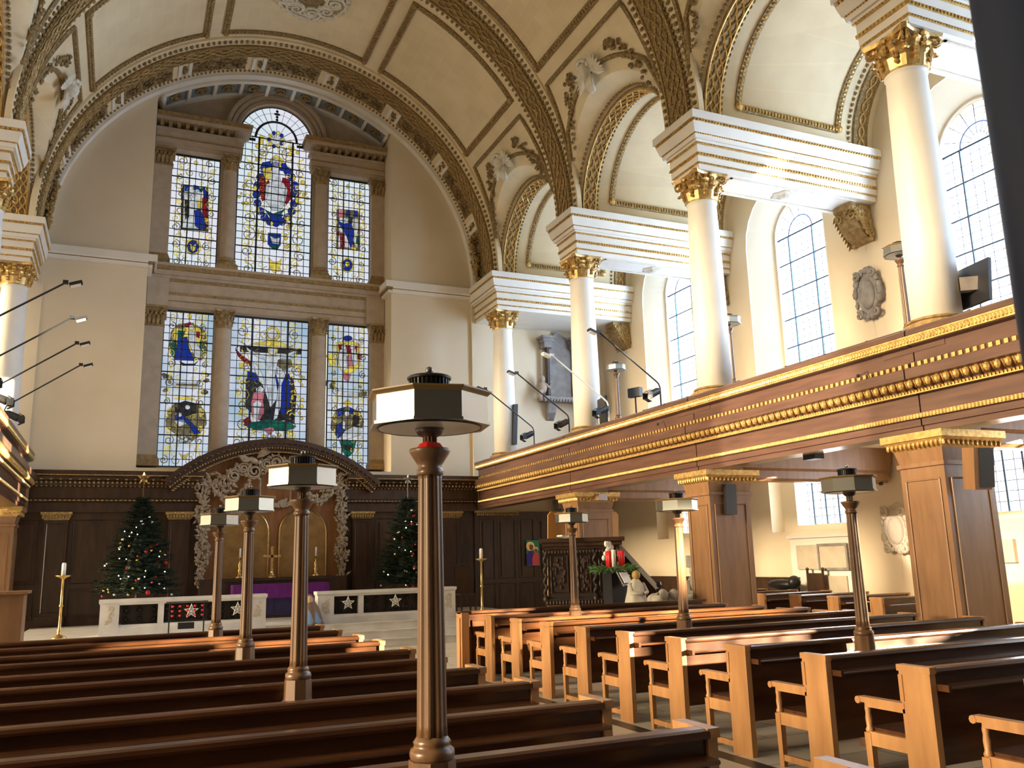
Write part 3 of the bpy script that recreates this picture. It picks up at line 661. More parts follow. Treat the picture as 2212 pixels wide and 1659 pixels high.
# cross barrel ornament
for s in (1, -1):
    for k, c in enumerate(BAYC[:4] if s > 0 else BAYC[:3]):
        if s < 0 and k > 1: continue
        o = bpy.data.objects.new('trim_5', None); COL.objects.link(o); o.location = (mir(11, s), c, 12); o['kind'] = 'structure'
        def X(x): return mir(x, s)
        b = MB(); n = 40; ts = lin(0, PI, n)
        f = lambda t, p, q: (X(p), c+q*cos(t), ZC+q*sin(t))
        b.sweep([(10.48, 2.17), (10.48, 2.09), (10.86, 2.09), (10.86, 2.17)], f, ts); b.sweep([(14.55, 2.17), (14.55, 2.09), (14.95, 2.09), (14.95, 2.17)], f, ts)
        obj('arch_band', b, M['giltd'], o)
        b = MB()
        for xb in (10.58, 10.76, 14.75):
            m = 150
            for sg in (-1, 1): b.tube([(X(xb+sg*.075*sin(2*PI*i/13)), c+2.07*cos(PI*i/m), ZC+2.07*sin(PI*i/m)) for i in range(m+1)], .022, 4, cap=False)
        for x in (10.49, 10.85): b.sweep([(x-.015, 2.10), (x-.015, 2.05), (x+.015, 2.05), (x+.015, 2.10)], f, ts)
        obj('interlace', b, M['gilt'], o)
        b = MB(); R = random.Random(9)
        for x, sz in ((10.93, .035), (10.38, .045), (14.42, .04)):
            m = int(PI*2.1/.12)
            for i in range(m+1): t = PI*i/m; rr = 2.12 if x > 10.4 else 2.16+.0*t; b.blob((X(x), c+rr*cos(t), ZC+rr*sin(t)), sz*.8, sz*1.3, sz*1.2, 5, 3)
        obj('leaf_edge', b, M['giltd'], o)
        b = MB(); bb = MB(); a0, a1 = .18, PI-.18
        for x in (11.36, 14.1):
            b.sweep([(x-.07, 2.15), (x-.07, 2.1), (x+.07, 2.1), (x+.07, 2.15)], f, lin(a0, a1, 30))
            for i in range(60): t = a0+(a1-a0)*i/60; bb.blob((X(x), c+2.09*cos(t), ZC+2.09*sin(t)), .045, .04, .04, 5, 3)
        for t in (a0, a1):
            b.sweep([(t-.035, 2.15), (t-.035, 2.1), (t+.035, 2.1), (t+.035, 2.15)], lambda x, p, q: (X(x), c+q*cos(p), ZC+q*sin(p)), [11.36, 14.1])
            for i in range(34): x = 11.3+i*.085; bb.blob((X(x), c+2.08*cos(t), ZC+2.08*sin(t)), .035, .04, .05, 5, 3)
            for x in (11.36, 14.1): bb.blob((X(x), c+2.07*cos(t), ZC+2.07*sin(t)), .09, .07, .09, 6, 4)
        obj('panel_moulding', b, M['giltd'], o); obj('panel_beading', bb, M['gilt'] if s > 0 else M['giltc'], o)
# fruit drop where the great arch meets the right hand wall, and its pair
for s, lab in ((1, 'gilded carved drop of fruit at the foot of the great arch, right'), (-1, 'gilded carved drop of fruit at the foot of the great arch, left')):
    b = MB(); R = random.Random(21+s)
    for i in range(120):
        t = R.random(); z = 10.8+1.35*t; a = math.asin((z-ZC)/6.3); x = XC+s*6.25*cos(a); w = .16*(1-abs(t-.5))
        b.blob((x+R.uniform(-.08, .04)*s, 25.2+R.uniform(-w, w)*1.4, z), R.uniform(.03, .07), R.uniform(.03, .07), R.uniform(.03, .08), 6, 4)
    for i in range(30): z = R.uniform(10.8, 12.1); a = math.asin((z-ZC)/6.3); b.leaf((XC+s*6.25*cos(a), 25.2, z), (R.uniform(-.3, .3), R.uniform(-1, 1), R.uniform(-1, 1)), (-s, 0, 0), .2, .1)
    tag(obj('carved_fruit_drop', b, M['giltc']), lab, 'carving')

# ================================================================== COLUMNS AND ENTABLATURES
def capital(leafm, bellm, c, z0, z1, r, seed=1):
    """Corinthian capital: bell, two rows of curling leaves, corner volutes, hollow-sided abacus"""
    cx, cy = c; H = z1-z0; R = random.Random(seed)
    b = leafm
    b.lathe((cx, cy, 0), [(r*.98, z0-.02*H), (r*1.08, z0-.02*H), (r*1.08, z0+.03*H), (r*.95, z0+.05*H), (r*.98, z0+.5*H), (r*1.2, z0+.8*H), (r*1.35, z0+.88*H)], 16)
    for row, (zz, h, k0, n) in enumerate(((.03, .42, 0, 8), (.22, .5, .5, 8))):
        for k in range(n):
            a = 2*PI*(k+k0)/n; w = r*.42
            pr = []
            for t in (0, .35, .7, .92, 1.0, .95):
                pass
            prof = [(r*1.0, 0), (r*1.07, .4), (r*1.13, .72), (r*1.34, .96), (r*1.52, .92), (r*1.5, .80)]
            base = len(b.v)
            for q, (rr, t) in enumerate(prof):
                ww = w*(1, 1.1, 1, .85, .55, .3)[q]; z = z0+H*(zz+h*t)
                for e, dr in ((-1, -.06), (-.5, .03), (0, .10), (.5, .03), (1, -.06)):
                    x = rr+dr*r; b.v.append((cx+x*cos(a)-e*ww*sin(a), cy+x*sin(a)+e*ww*cos(a), z))
            for q in range(5):
                for e in range(4): p = base+q*5+e; b.f.append((p, p+1, p+6, p+5))
            for e in (-1, 1):        # lobes on the leaf edge
                for t in (.35, .65, .9): rr = r*(1.05+.2*t); b.blob((cx+rr*cos(a)-e*w*1.05*sin(a), cy+rr*sin(a)+e*w*1.05*cos(a), z0+H*(zz+h*t)), r*.11, r*.11, r*.14, 5, 3)
    for k in range(4):
        a = PI/4+k*PI/2
        for sg in (-1, 1):
            sp = spiral(0, 0, r*.27, 1.3, PI/2+.3, -1, 10)
            pts = [(cx+(r*(1.0))*cos(a+sg*.5), cy+r*1.0*sin(a+sg*.5), z0+H*.5)]
            for px, pz in sp: d = r*1.52+px; pts.append((cx+d*cos(a+sg*.07), cy+d*sin(a+sg*.07), z0+H*.76+pz))
            b.tube(pts, r*.07, 5)
        aa = k*PI/2
        b.blob((cx+r*1.3*cos(aa), cy+r*1.3*sin(aa), z0+H*.86), r*.2, r*.2, r*.2, 6, 4)
        for e in (-.35, .35): b.tube([(cx+r*1.02*cos(aa+e), cy+r*1.02*sin(aa+e), z0+H*.55), (cx+r*1.15*cos(aa+e*.8), cy+r*1.15*sin(aa+e*.8), z0+H*.72), (cx+r*1.3*cos(aa+e*.3), cy+r*1.3*sin(aa+e*.3), z0+H*.76)], r*.06, 5)
    poly = []
    for k in range(4):
        a0, a1 = PI/4+k*PI/2, PI/4+(k+1)*PI/2; am = (a0+a1)/2
        for da in (-.07, .07): poly.append((cx+r*1.95*cos(a0+da), cy+r*1.95*sin(a0+da)))
        for t in (.25, .5, .75): d = r*(1.95+(-.62)*sin(PI*t)**.8); aa = a0+(a1-a0)*t; q = d/1.0; poly.append((cx+q*cos(aa)*.93, cy+q*sin(aa)*.93))
    bellm.extr(poly, lambda x, y: (cx+(x-cx)*.93, cy+(y-cy)*.93, z0+H*.88), lambda x, y: (x, y, z1))

def column(name, c, zb, za, zt, r, lab, mats, cat='column', group=None, base_h=.3, seg=24, plinth=True, seed=1):
    cx, cy = c; o = thing(name, (cx, cy, zb-base_h), lab, cat, group)
    b = MB(); h = za-zb
    b.lathe((cx, cy, zb), [(r*1.0, 0), (r*1.0, h*.33), (r*.96, h*.6), (r*.9, h*.85), (r*.86, h-.08), (r*.86, h-.05), (r*.92, h-.03), (r*.92, h)], seg)
    obj('shaft', b, mats[0], o, True)
    b = MB(); bh = base_h
    if plinth: b.box(cx-r*1.42, cx+r*1.42, cy-r*1.42, cy+r*1.42, zb-bh, zb-bh*.66)
    b.lathe((cx, cy, zb-bh*.66), [(r*1.38, 0), (r*1.42, bh*.13), (r*1.36, bh*.27), (r*1.16, bh*.31), (r*1.12, bh*.42), (r*1.22, bh*.46), (r*1.25, bh*.54), (r*1.18, bh*.61), (r*1.03, bh*.66)], seg)
    obj('base', b, mats[1], o)
    lm, am = MB(), MB(); capital(lm, am, c, za, zt, r*.88, seed)
    k = obj('capital', lm, mats[2], o); obj('abacus', am, mats[2], k)
    return o
def entablature(b, g, x0, x1, y0, y1, zt, s, H=1.14, proj=.30, wall_end=True, teeth=True):
    """stack of mouldings round a block; nave end at x0 (projecting outwards), wall end x1. b plain, g gilt"""
    z = lambda q: zt-q*H
    L = [(0, .15, 1.0, 1.0), (.20, .38, .86, .66), (.40, .47, .58, .52), (.47, .53, .36, .30), (.53, .70, .20, .20), (.755, .87, .17, .17), (.90, 1.0, .06, .06)]
    GL = [(.15, .20, .93), (.38, .40, .62), (.515, .545, .36), (.70, .755, .28), (.87, .90, .15)]
    def bx(m, qa, qb, da, db):
        a, e = proj*da, proj*db
        def ends(d): return (x0-d, x1) if s > 0 else (2*XC-x1, 2*XC-(x0-d))
        A, E = ends(a), ends(e); m.frus(E[0], E[1], y0-e, y1+e, z(qb), A[0], A[1], y0-a, y1+a, z(qa))
    for qa, qb, da, db in L: bx(b, qa, qb, da, db)
    for qa, qb, d in GL:
        bx(g, qa, qb, d*.96, d*.9)
        if not teeth: continue
        zm = (z(qa)+z(qb))/2; hh = (z(qa)-z(qb))*.5; st = .075 if qb-qa > .04 else .06; dd = proj*d
        n = int((x1-x0+dd)/st)
        for i in range(n):
            x = x0-dd+(i+.5)*st; xx = x if s > 0 else 2*XC-x; g.blob((xx, y0-dd, zm), st*.3, .02, hh, 5, 3)
        for i in range(int((y1-y0+2*dd)/st)): y = y0-dd+(i+.5)*st; g.blob(((x0-dd) if s > 0 else 2*XC-(x0-dd), y, zm), .02, st*.3, hh, 5, 3)
CM = (M['white'], M['stonegold'], M['gilt'])
names_r = ['white column at the far end of the right gallery, beside the wall monument', 'second white column from the altar end on the right gallery', 'third white column from the altar end on the right gallery, between two windows', 'nearest and largest white column on the right gallery']
for k in range(4):
    column('column', (10.65, YCOL[k]), 5.03, 8.93, 9.5, .345, names_r[k], CM, base_h=.24, seed=k)
column('column', (-2.85, YCOL[0]), 5.03, 8.93, 9.5, .345, 'white column with gilt capital at the left edge, far gallery', CM, base_h=.24, seed=5)
column('column', (-2.85, YCOL[1]), 5.03, 8.93, 9.5, .345, 'white column whose gilt capital just enters at the left edge', CM, base_h=.24, seed=6)
en_r = ['white and gilt entablature over the farthest right column, joining the end wall', 'white and gilt entablature over the second right column', 'white and gilt entablature over the third right column, nose to the nave', 'white and gilt entablature over the nearest right column, cut by the top edge']
def ent_thing(k, s, lab):
    o = thing('entablature', (mir(12.5, s), YCOL[k], 9.48), lab, 'entablature'); b, g = MB(), MB()
    y0, y1 = YCOL[k]-.43, YCOL[k]+.43
    if k == 0: y1 = 25.85
    entablature(b, g, 10.33, 15.14 if s > 0 else 13.5, y0, y1, 10.62, s)
    obj('mouldings', b, M['white'], o); obj('gilt_enrichment', g, M['gilt'], o)
    if k:
        b = MB(); 
        for x in (11.2, 14.6): b.box(*(sorted((mir(x, s), mir(x+.05, s)))), y0+.1, y1-.1, 9.465, 9.49)
        for y in (y0+.1, y1-.12): b.box(*(sorted((mir(11.2, s), mir(14.6, s)))), y, y+.04, 9.465, 9.49)
        b.lathe((mir(12.9, s), YCOL[k], 9.49), [(.30, 0), (.28, -.03), (.18, -.05), (.1, -.09), (.02, -.1)][::-1], 14, lob=lambda a: 1+.1*cos(6*a)); obj('soffit_rose', b, M['plaster'], o)
for k in range(4): ent_thing(k, 1, en_r[k])
ent_thing(0, -1, 'white and gilt entablature over the far left column'); ent_thing(1, -1, 'white and gilt entablature corner at the upper left edge')
# carved brackets carrying the wall ends
def bracket(y, lab):
    o = thing('wall_bracket', (15.1, y, 9.4), lab, 'bracket', 'gilded carved brackets on the south wall'); b = MB(); R = random.Random(int(y))
    prof = [(.0, 9.48), (.62, 9.48), (.62, 9.36), (.52, 9.3), (.5, 9.1), (.42, 8.9), (.22, 8.72), (.0, 8.62)]
    b.extr(prof, lambda p, q: (15.15-p, y-.26, q), lambda p, q: (15.15-p, y+.26, q)); obj('console', b, M['stonegold'], o)
    b = MB()
    for i in range(170):
        t = R.random(); p = .58-.5*t**1.6; b.blob((15.15-p*R.uniform(.2, 1.05), y+R.choice((-.28, -.27, .27, R.uniform(-.28, .28))), 9.4-.78*t*R.uniform(.6, 1)), R.uniform(.03, .07), R.uniform(.03, .08), R.uniform(.04, .1), 6, 4)
    for sg in (-1, 1): b.tube([(14.6, y+sg*.25, 9.3)]+[(14.62+.0*x, y+sg*(.2)+x, 9.2+z) for x, z in spiral(0, 0, .1, 1.2, 1, sg, 10)], .03, 5)
    for sg in (-1, 1):
        b.tube([(15.15-.30-p, y+sg*.28, 9.2+q) for p, q in spiral(0, 0, .17, 1.6, 1.2, 1, 18)], .04, 6)
        b.tube([(15.15-.12-p, y+sg*.28, 8.86+q) for p, q in spiral(0, 0, .1, 1.4, 4, -1, 14)], .03, 6)
        for i in range(9): b.leaf((14.66+.05*i, y+sg*.28, 9.34-.075*i), (-.4, sg*.3, -1), (0, sg, 0), .2, .12)
    obj('acanthus', b, M['giltc'], o)
bracket(24.35, 'gilded carved bracket under the farthest right entablature'); bracket(19.15, 'gilded carved bracket glimpsed behind the third right column'); bracket(13.88, 'gilded carved bracket on the wall between the two big right windows')

b = MB().box(10.16, 10.9, 25.82, 25.95, 4.3, 10.42).box(-3.1, -2.36, 25.82, 25.95, 4.3, 10.42); struct(obj('trim_8', b, M['wall']))
# ---- string course and east window orders
b, g = MB(), MB()
for x0, x1, y in ((-2.3, RX0, WY), (RX1, 10.2, WY)):
    for za, zb, d in ((10.42, 10.62, .26), (10.26, 10.36, .12)): b.box(x0, x1, y-d, y+.05, za, zb)
    b.frus(x0, x1, y-.12, y, 10.3, x0, x1, y-.24, y, 10.42)
    g.box(x0, x1, y-.2, y+.03, 10.36, 10.42)
for sx in (RX0, RX1):
    e = 1 if sx == RX0 else -1
    xs = sorted((sx, sx+e*.24)); b.box(xs[0], xs[1], WY-.26, GY-.1, 10.42, 10.62)
    xs = sorted((sx, sx+e*.12)); b.box(xs[0], xs[1], WY-.1, GY-.1, 10.26, 10.36); xs = sorted((sx, sx+e*.18)); g.box(xs[0], xs[1], WY-.2, GY-.1, 10.36, 10.42)
o = struct(obj('trim_6', b, M['white'])); struct(obj('trim_6', g, M['giltd']))
o = bpy.data.objects.new('trim_7', None); COL.objects.link(o); o.location = (XC, 26.7, 10); o['kind'] = 'structure'
b, g = MB(), MB()      # main entablature between the two window stages
for za, zb, d in ((9.42, 9.6, .34), (9.62, 9.78, .38), (9.86, 10.2, .34), (10.28, 10.36, .44), (10.36, 10.5, .52), (10.62, 10.7, .6)): b.box(RX0+.02, RX1-.02, GY-d, GY, za, zb)
b.frus(RX0+.02, RX1-.02, GY-.44, GY, 10.5, RX0+.02, RX1-.02, GY-.6, GY, 10.62)
for za, zb, d in ((9.78, 9.86, .40),(10.2, 10.28, .38),(10.5, 10.62, .60),(9.60,9.62,.37)): g.box(RX0+.02, RX1-.02, GY-d, GY-.1, za, zb)
for x in (RX0+.02, RX1-.62): b.box(x, x+.6, GY-.42, GY-.3, 9.42, 10.3)
obj('mouldings', b, M['stone'], o); obj('gilt_fillet', g, M['stonegold'], o)
for nm, x0, x1 in (('a', RX0+.02, 2.78), ('b', 5.02, RX1-.02)):   # upper entablature blocks with modillions
    b, g = MB(), MB(); e0 = 0 if nm == 'a' else .26; e1 = .26 if nm == 'a' else 0
    for za, zb, d in ((14.47, 14.62, .34), (14.62, 14.78, .37), (14.82, 15.02, .34), (15.02, 15.1, .44), (15.26, 15.36, .66)): b.box(x0-(e0*(d-.3)*2.6 if e0 else 0), x1+(e1*(d-.3)*2.6 if e1 else 0), GY-d, GY, za, zb)
    for za, zb, d in ((14.78, 14.82, .38), (15.36, 15.42, .68), (15.42, 15.48, .74)): g.box(x0-(e0*(d-.3)*2.6 if e0 else 0), x1+(e1*(d-.3)*2.6 if e1 else 0), GY-d, GY, za, zb)
    n = 10
    for i in range(n):
        x = x0+.1+(x1-x0-.1)*i/n; g.box(x, x+.1, GY-.62, GY-.4, 15.12, 15.25)
    obj('upper_block', b, M['stone'], o); obj('modillion', g, M['stonegold'], o)
b = MB(); g = MB()     # archivolt round the central light
for r0, r1, d in ((1.2, 1.32, .16), (1.34, 1.46, .24), (1.48, 1.6, .34)): b.sweep([(GY-d, r0), (GY-d, r1), (GY, r1), (GY, r0)], lambda t, p, q: (XC+q*cos(t), p, 15.46+q*sin(t)), lin(0, PI, 30))
obj('archivolt', b, M['stone'], o)
b, g = MB(), MB()      # coffered soffit of the recess arch
aL = math.acos((RX1-XC)/6.4); n = 9
b.sweep([(25.97, 6.22), (26.12, 6.22), (26.12, 6.4), (25.97, 6.4)], lambda t, p, q: nave(t, p, q), lin(aL, PI-aL, 40)); b.sweep([(26.85, 6.22), (27.05, 6.22), (27.05, 6.46), (26.85, 6.46)], lambda t, p, q: nave(t, p, q), lin(aL, PI-aL, 40))
for i in range(n+1): a = aL+(PI-2*aL)*i/n; b.sweep([(a-.008, 6.22), (a+.008, 6.22), (a+.008, 6.5), (a-.008, 6.5)], lambda t, p, q: (XC+q*cos(p), t, ZC+q*sin(p)), [26.1, 26.9])
obj('soffit_ribs', b, M['white'], o)
for i in range(n):
    a = aL+(PI-2*aL)*(i+.5)/n; R = random.Random(i)
    for k in range(12): q = 2*PI*k/12; g.blob(nave(a+.15*cos(q)/6.3, 26.48+.15*sin(q), 6.28), .06, .06, .05, 5, 3)
    g.blob(nave(a, 26.48, 6.26), .09, .09, .09, 6, 4)
obj('rosettes', g, M['giltd'], o)
b = MB(); b.sweep([(26.1, 6.31), (26.9, 6.31), (26.9, 6.33), (26.1, 6.33)], lambda t, p, q: nave(t, p, q), lin(aL, PI-aL, 40)); obj('coffer_ground', b, mat('blue_grey_coffer', (.24,.28,.30), .8), o)
# columns and pilasters of the great window
SM = (M['stone'], M['stonegold'], M['stonegold'])
for x, w in ((2.47, 'left'), (5.33, 'right')):
    column('window_column', (x, 26.72), 5.02, 8.86, 9.42, .235, 'stone half column, %s of the central light of the lower window' % w, SM, 'column', base_h=.35, seed=3)
    column('window_column', (x, 26.72), 11.08, 13.96, 14.47, .215, 'stone half column, %s of the central light of the upper window' % w, SM, 'column', base_h=.38, seed=4)
def pilaster(x, z0, zb, za, zt, lab):
    o = thing('window_pilaster', (x, 26.85, z0), lab, 'pilaster'); w = .26
    b = MB().box(x-w, x+w, 26.74, 27.02, zb, za); obj('shaft', b, M['stone'], o)
    b = MB().box(x-w-.07, x+w+.07, 26.66, 27.02, z0, z0+(zb-z0)*.55); b.frus(x-w-.06, x+w+.06, 26.68, 27.02, z0+(zb-z0)*.55, x-w, x+w, 26.74, 27.02, zb); obj('base', b, M['stonegold'], o)
    b = MB(); H = zt-za; R = random.Random(int(x*10)); b.frus(x-w, x+w, 26.72, 27.02, za, x-w-.05, x+w+.05, 26.66, 27.02, zt-.07); b.box(x-w-.09, x+w+.09, 26.6, 27.02, zt-.07, zt); b.box(x-w-.03, x+w+.03, 26.7, 27.02, za-.05, za)
    for row in range(2):
        for k in range(5): xx = x-w+(k+.5*row)*2*w/4.4; b.tube([(xx, 26.72, za+H*(.02+.22*row)), (xx, 26.68, za+H*(.3+.22*row)), (xx, 26.6, za+H*(.42+.22*row)), (xx, 26.57, za+H*(.36+.22*row))], [.06, .06, .045, .02], 5)
    for sg in (-1, 1): b.tube([(x+sg*(w-.02)+p*sg, 26.6, zt-.17+q) for p, q in spiral(0, 0, .09, 1.2, PI/2, -1, 9)], .025, 5)
    obj('capital', b, M['stonegold'], o)
for x, w in ((.52, 'left'), (7.28, 'right')):
    pilaster(x, 4.7, 5.02, 8.86, 9.42, 'stone pilaster at the %s side of the lower window' % w); pilaster(x, 10.7, 11.08, 13.96, 14.47, 'stone pilaster at the %s side of the upper window' % w)

# ================================================================== GALLERIES
def gallery(s, lab):
    o = thing('gallery', (mir(10.1, s), 15, 3.37), lab, 'gallery')
    yend = 25.3; ya = -1.9
    prof = [(10.5,4.82),(9.99,4.82),(9.96,4.79),(9.96,4.73),(10.0,4.72),(10.0,4.59),(10.09,4.57),(10.09,4.37),(10.0,4.34),(10.0,4.26),(9.86,4.24),(9.86,4.10),(9.93,4.08),(9.96,4.02),(10.03,3.97),(10.05,3.90),(10.09,3.89),(10.09,3.64),(10.04,3.63),(10.04,3.56),(10.08,3.55),(10.08,3.46),(10.11,3.45),(10.11,3.37),(10.5,3.37)]
    cuts = [ya]+sorted(YCOL[1:5])+[yend]
    b = MB()
    for a, c in zip(cuts, cuts[1:]):
        b.extr(prof, lambda x, z, a=a: (mir(x, s), a+.012, z), lambda x, z, c=c: (mir(x, s), c-.012, z))
    obj('front', b, M['gal'], o)
    for y in YCOL[1:5]:
        b = MB(); b.extr([(x+.02, z) for x, z in prof[1:-1]]+[(10.3, 3.4), (10.3, 4.8)], lambda x, z: (mir(x, s), y-.013, z), lambda x, z: (mir(x, s), y+.013, z)); obj('joint', b, M['dark'], o)
    g = MB()
    g.box(*sorted((mir(9.975, s), mir(10.02, s))), ya, yend, 4.60, 4.71); g.box(*sorted((mir(9.965, s), mir(10.02, s))), ya, yend, 4.70, 4.725)
    n = int((yend-ya)/.055)
    for i in range(n):
        y = ya+i*.055
        g.blob((mir(9.968, s), y, 4.655), .014, .02, .04, 4, 3)
        if i % 2 == 0: g.obox(Vector((mir(9.985, s), y, 4.30)), .05, .055, .06)
        g.blob((mir(10.02, s), y, 3.935), .03, .022, .035, 4, 3)
        g.blob((mir(10.03, s), y, 3.595), .02, .022, .035, 4, 3)
    g.box(*sorted((mir(10.0, s), mir(10.05, s))), ya, yend, 3.9, 3.915); g.box(*sorted((mir(10.03, s), mir(10.06, s))), ya, yend, 3.565, 3.625)
    obj('gilt_beading', g, M['gilt'], o)
    g = MB(); n = int((yend-ya)/.15)
    for i in range(n):
        y = ya+i*.15; g.blob((mir(9.925, s), y, 4.03), .045, .045, .062, 7, 5)
        g.tube([(mir(9.93, s), y+.075-.02, 4.08), (mir(9.945, s), y+.075, 3.985), (mir(9.93, s), y+.075+.02, 4.08)], .012, 4)
    obj('egg_and_dart', g, M['gilt'], o)
    b = MB().box(*sorted((mir(10.4, s), mir(15.14, s))), ya, 25.9, 4.05, 4.2)
    for q in range(5): b.box(*sorted((mir(11.6+q*.75, s), mir(15.14, s))), ya, 25.9, 4.2+.2*q, 4.2+.2*(q+1))
    obj('floor_steps', b, M['gal'], o)
    b = MB().box(*sorted((mir(10.15, s), mir(15.14, s))), ya, 25.88, 3.93, 4.05); obj('underside', b, M['wall'], o)
    return o
gallery(1, 'long carved wooden gallery with gilt mouldings along the right side'); gallery(-1, 'carved wooden gallery with gilt mouldings at the left edge')
# plinth blocks below the columns on the gallery
for k in range(4):
    b = MB().box(10.08, 11.2, YCOL[k]-.53, YCOL[k]+.53, 4.5, 4.79)
    tag(obj('column_plinth', b, M['gal']), ['brown wooden block under the farthest right column', 'brown wooden block under the second right column', 'brown wooden block under the third right column', 'brown wooden block under the nearest right column'][k], 'plinth')
# square wooden piers below
def pier(k, s, lab):
    x, y = mir(10.65, s), YCOL[k]+.18; o = thing('pier', (x, y, 0), lab, 'pier'); wx, wy = .47, .37
    b = MB().box(x-wx, x+wx, y-wy, y+wy, 0, 2.92); b.box(x-wx-.06, x+wx+.06, y-wy-.06, y+wy+.06, 0, .35)
    obj('shaft', b, M['pier'], o)
    b = MB()       # raised panel mouldings on each face
    for sx, sy in ((-1,0),(1,0),(0,-1),(0,1)):
        for e in (-1, 1):
            if sx: X0 = x+sx*(wx+.008); b.tube([(X0, y+e*(wy-.09), .5), (X0, y+e*(wy-.09), 2.72)], .014, 5)
            else: Y0 = y+sy*(wy+.008); b.tube([(x+e*(wx-.11), Y0, .5), (x+e*(wx-.11), Y0, 2.72)], .014, 5)
        for z in (.5, 2.72):
            if sx: X0 = x+sx*(wx+.008); b.tube([(X0, y-wy+.09, z), (X0, y+wy-.09, z)], .014, 5)
            else: Y0 = y+sy*(wy+.008); b.tube([(x-wx+.11, Y0, z), (x+wx-.11, Y0, z)], .014, 5)
    obj('panel_moulding', b, M['pier'], o)
    b = MB(); b.box(x-wx-.03, x+wx+.03, y-wy-.03, y+wy+.03, 2.9, 2.96); b.frus(x-wx, x+wx, y-wy, y+wy, 2.96, x-wx-.04, x+wx+.04, y-wy-.04, y+wy+.04, 3.14)
    obj('necking', b, M['pier'], o)
    b = MB(); b.frus(x-wx-.04, x+wx+.04, y-wy-.04, y+wy+.04, 3.14, x-wx-.14, x+wx+.14, y-wy-.14, y+wy+.14, 3.27); b.box(x-wx-.16, x+wx+.16, y-wy-.16, y+wy+.16, 3.27, 3.37)
    for i in range(13):
        for e in (-1, 1):
            b.blob((x-wx-.08+i*(2*wx+.16)/12, y+e*(wy+.1), 3.2), .028, .03, .045, 6, 4); b.blob((x+e*(wx+.1), y-wy-.08+i*(2*wy+.16)/12, 3.2), .03, .028, .045, 6, 4)
    obj('gilt_capital', b, M['gilt'], o)
    b = MB().box(x-.42, x+.42, y-.32, y+.32, 3.37, 3.93); obj('block', b, M['pier'], o)
pl = ['', 'square oak pier behind the pulpit under the right gallery', 'square panelled oak pier in the middle distance with a slim black loudspeaker', 'nearest square panelled oak pier at the right with a tilted loudspeaker']
for k in (1, 2, 3): pier(k, 1, pl[k])
for k in (0,): pier(k, -1, 'dark square oak pier at the far left below the gallery')
# cross beams under the gallery
for k in (1, 2, 3):
    y = YCOL[k]+.15; b = MB(); b.extr([(-.2, 3.25), (-.2, 3.4), (-.26, 3.45), (-.26, 3.93), (.26, 3.93), (.26, 3.45), (.2, 3.4), (.2, 3.25), (.14, 3.2), (-.14, 3.2)], lambda p, z: (11.1, y+p, z), lambda p, z: (15.0, y+p, z))
    b.extr([(-.2, 3.4), (-.26, 3.93), (.26, 3.93), (.2, 3.4)], lambda p, z: (15.0, y+p, z), lambda p, z: (15.14, y+p, max(z, 3.6)))
    tag(obj('gallery_beam', b, M['pier']), ['', 'oak cross beam from the pier behind the pulpit to the wall', 'oak cross beam from the middle pier to the right wall', 'oak cross beam from the nearest pier to the right wall'][k], 'beam')
# nearest pillar, cut by the right edge of the view
q = at(2166, 500, Y=.9); d = (q-EYE); d.z = 0; d.normalize(); q = q+Vector((d.y, -d.x, 0))*.15+d*.02
b = MB(); b.lathe((q.x, q.y, 0), [(.15, 0), (.15, 6)], 32)
tag(obj('near_post', b, M['navy'], None, True), 'dark blue-black post standing close, cut by the right edge', 'post')

# ================================================================== REREDOS AND PANELLING
RY = 25.3
o = thing('reredos', (3.9, RY, .48), 'dark carved oak reredos with a curved pediment behind the altar', 'altarpiece')
def prof_x(b, prof, x0, x1): b.extr(prof, lambda y, z: (x0, y, z), lambda y, z: (x1, y, z))
cor = [(25.6,4.36),(24.98,4.36),(24.98,4.24),(25.06,4.2),(25.1,4.12),(25.18,4.08),(25.2,3.98),(25.27,3.96),(25.27,3.66),(25.22,3.63),(25.22,3.57),(25.3,3.55),(25.3,3.3),(25.6,3.3)]
for x0, x1 in ((-2.22, 1.92), (5.92, 10.06)):
    b, g = MB(), MB(); prof_x(b, cor, x0, x1)
    n = int((x1-x0)/.11)
    for i in range(n):
        x = x0+.05+i*.11; g.blob((x, 25.09, 4.05), .03, .03, .035, 6, 4)
        if i % 2 == 0: g.obox(Vector((x, 25.06, 4.135)), .05, .03, .03)
        g.blob((x, 25.21, 3.97), .035, .02, .02, 5, 3); g.blob((x, 25.2, 3.6), .045, .02, .02, 5, 3)
    g.box(x0, x1, 24.97, 24.99, 4.225, 4.25); obj('cornice', b, M['wood'], o); obj('gilt_beading', g, M['giltc'], o)
# curved pediment
PR = 4.25; pc = 5.3-PR; pa = math.asin(2.95/PR)
b, g = MB(), MB()
ts = lin(PI/2-pa, PI/2+pa, 40)
fp = lambda t, p, q: (XC+q*cos(t), p, pc+q*sin(t))
for r0, r1, yf in ((PR-.1, PR+.02, 24.88), (PR-.2, PR-.1, 24.95), (PR-.34, PR-.2, 25.06)): b.sweep([(yf, r0), (yf, r1), (25.6, r1), (25.6, r0)], fp, ts)
m = 80
for i in range(m+1):
    t = PI/2-pa+2*pa*i/m; g.blob(fp(t, 24.99, PR-.225), .03, .03, .03, 6, 4)
    if i % 2: g.blob(fp(t, 24.94, PR-.1), .05, .02, .018, 5, 3)
    g.blob(fp(t, 25.05, PR-.34), .05, .025, .02, 5, 3)
obj('curved_pediment', b, M['wood'], o); obj('pediment_beading', g, M['giltc'], o)
M['rwood'] = mat('reredos_panel_oak', (.30,.125,.035), .45, col2=(.19,.075,.02), noise=2.5, stretch=(4,4,.6))
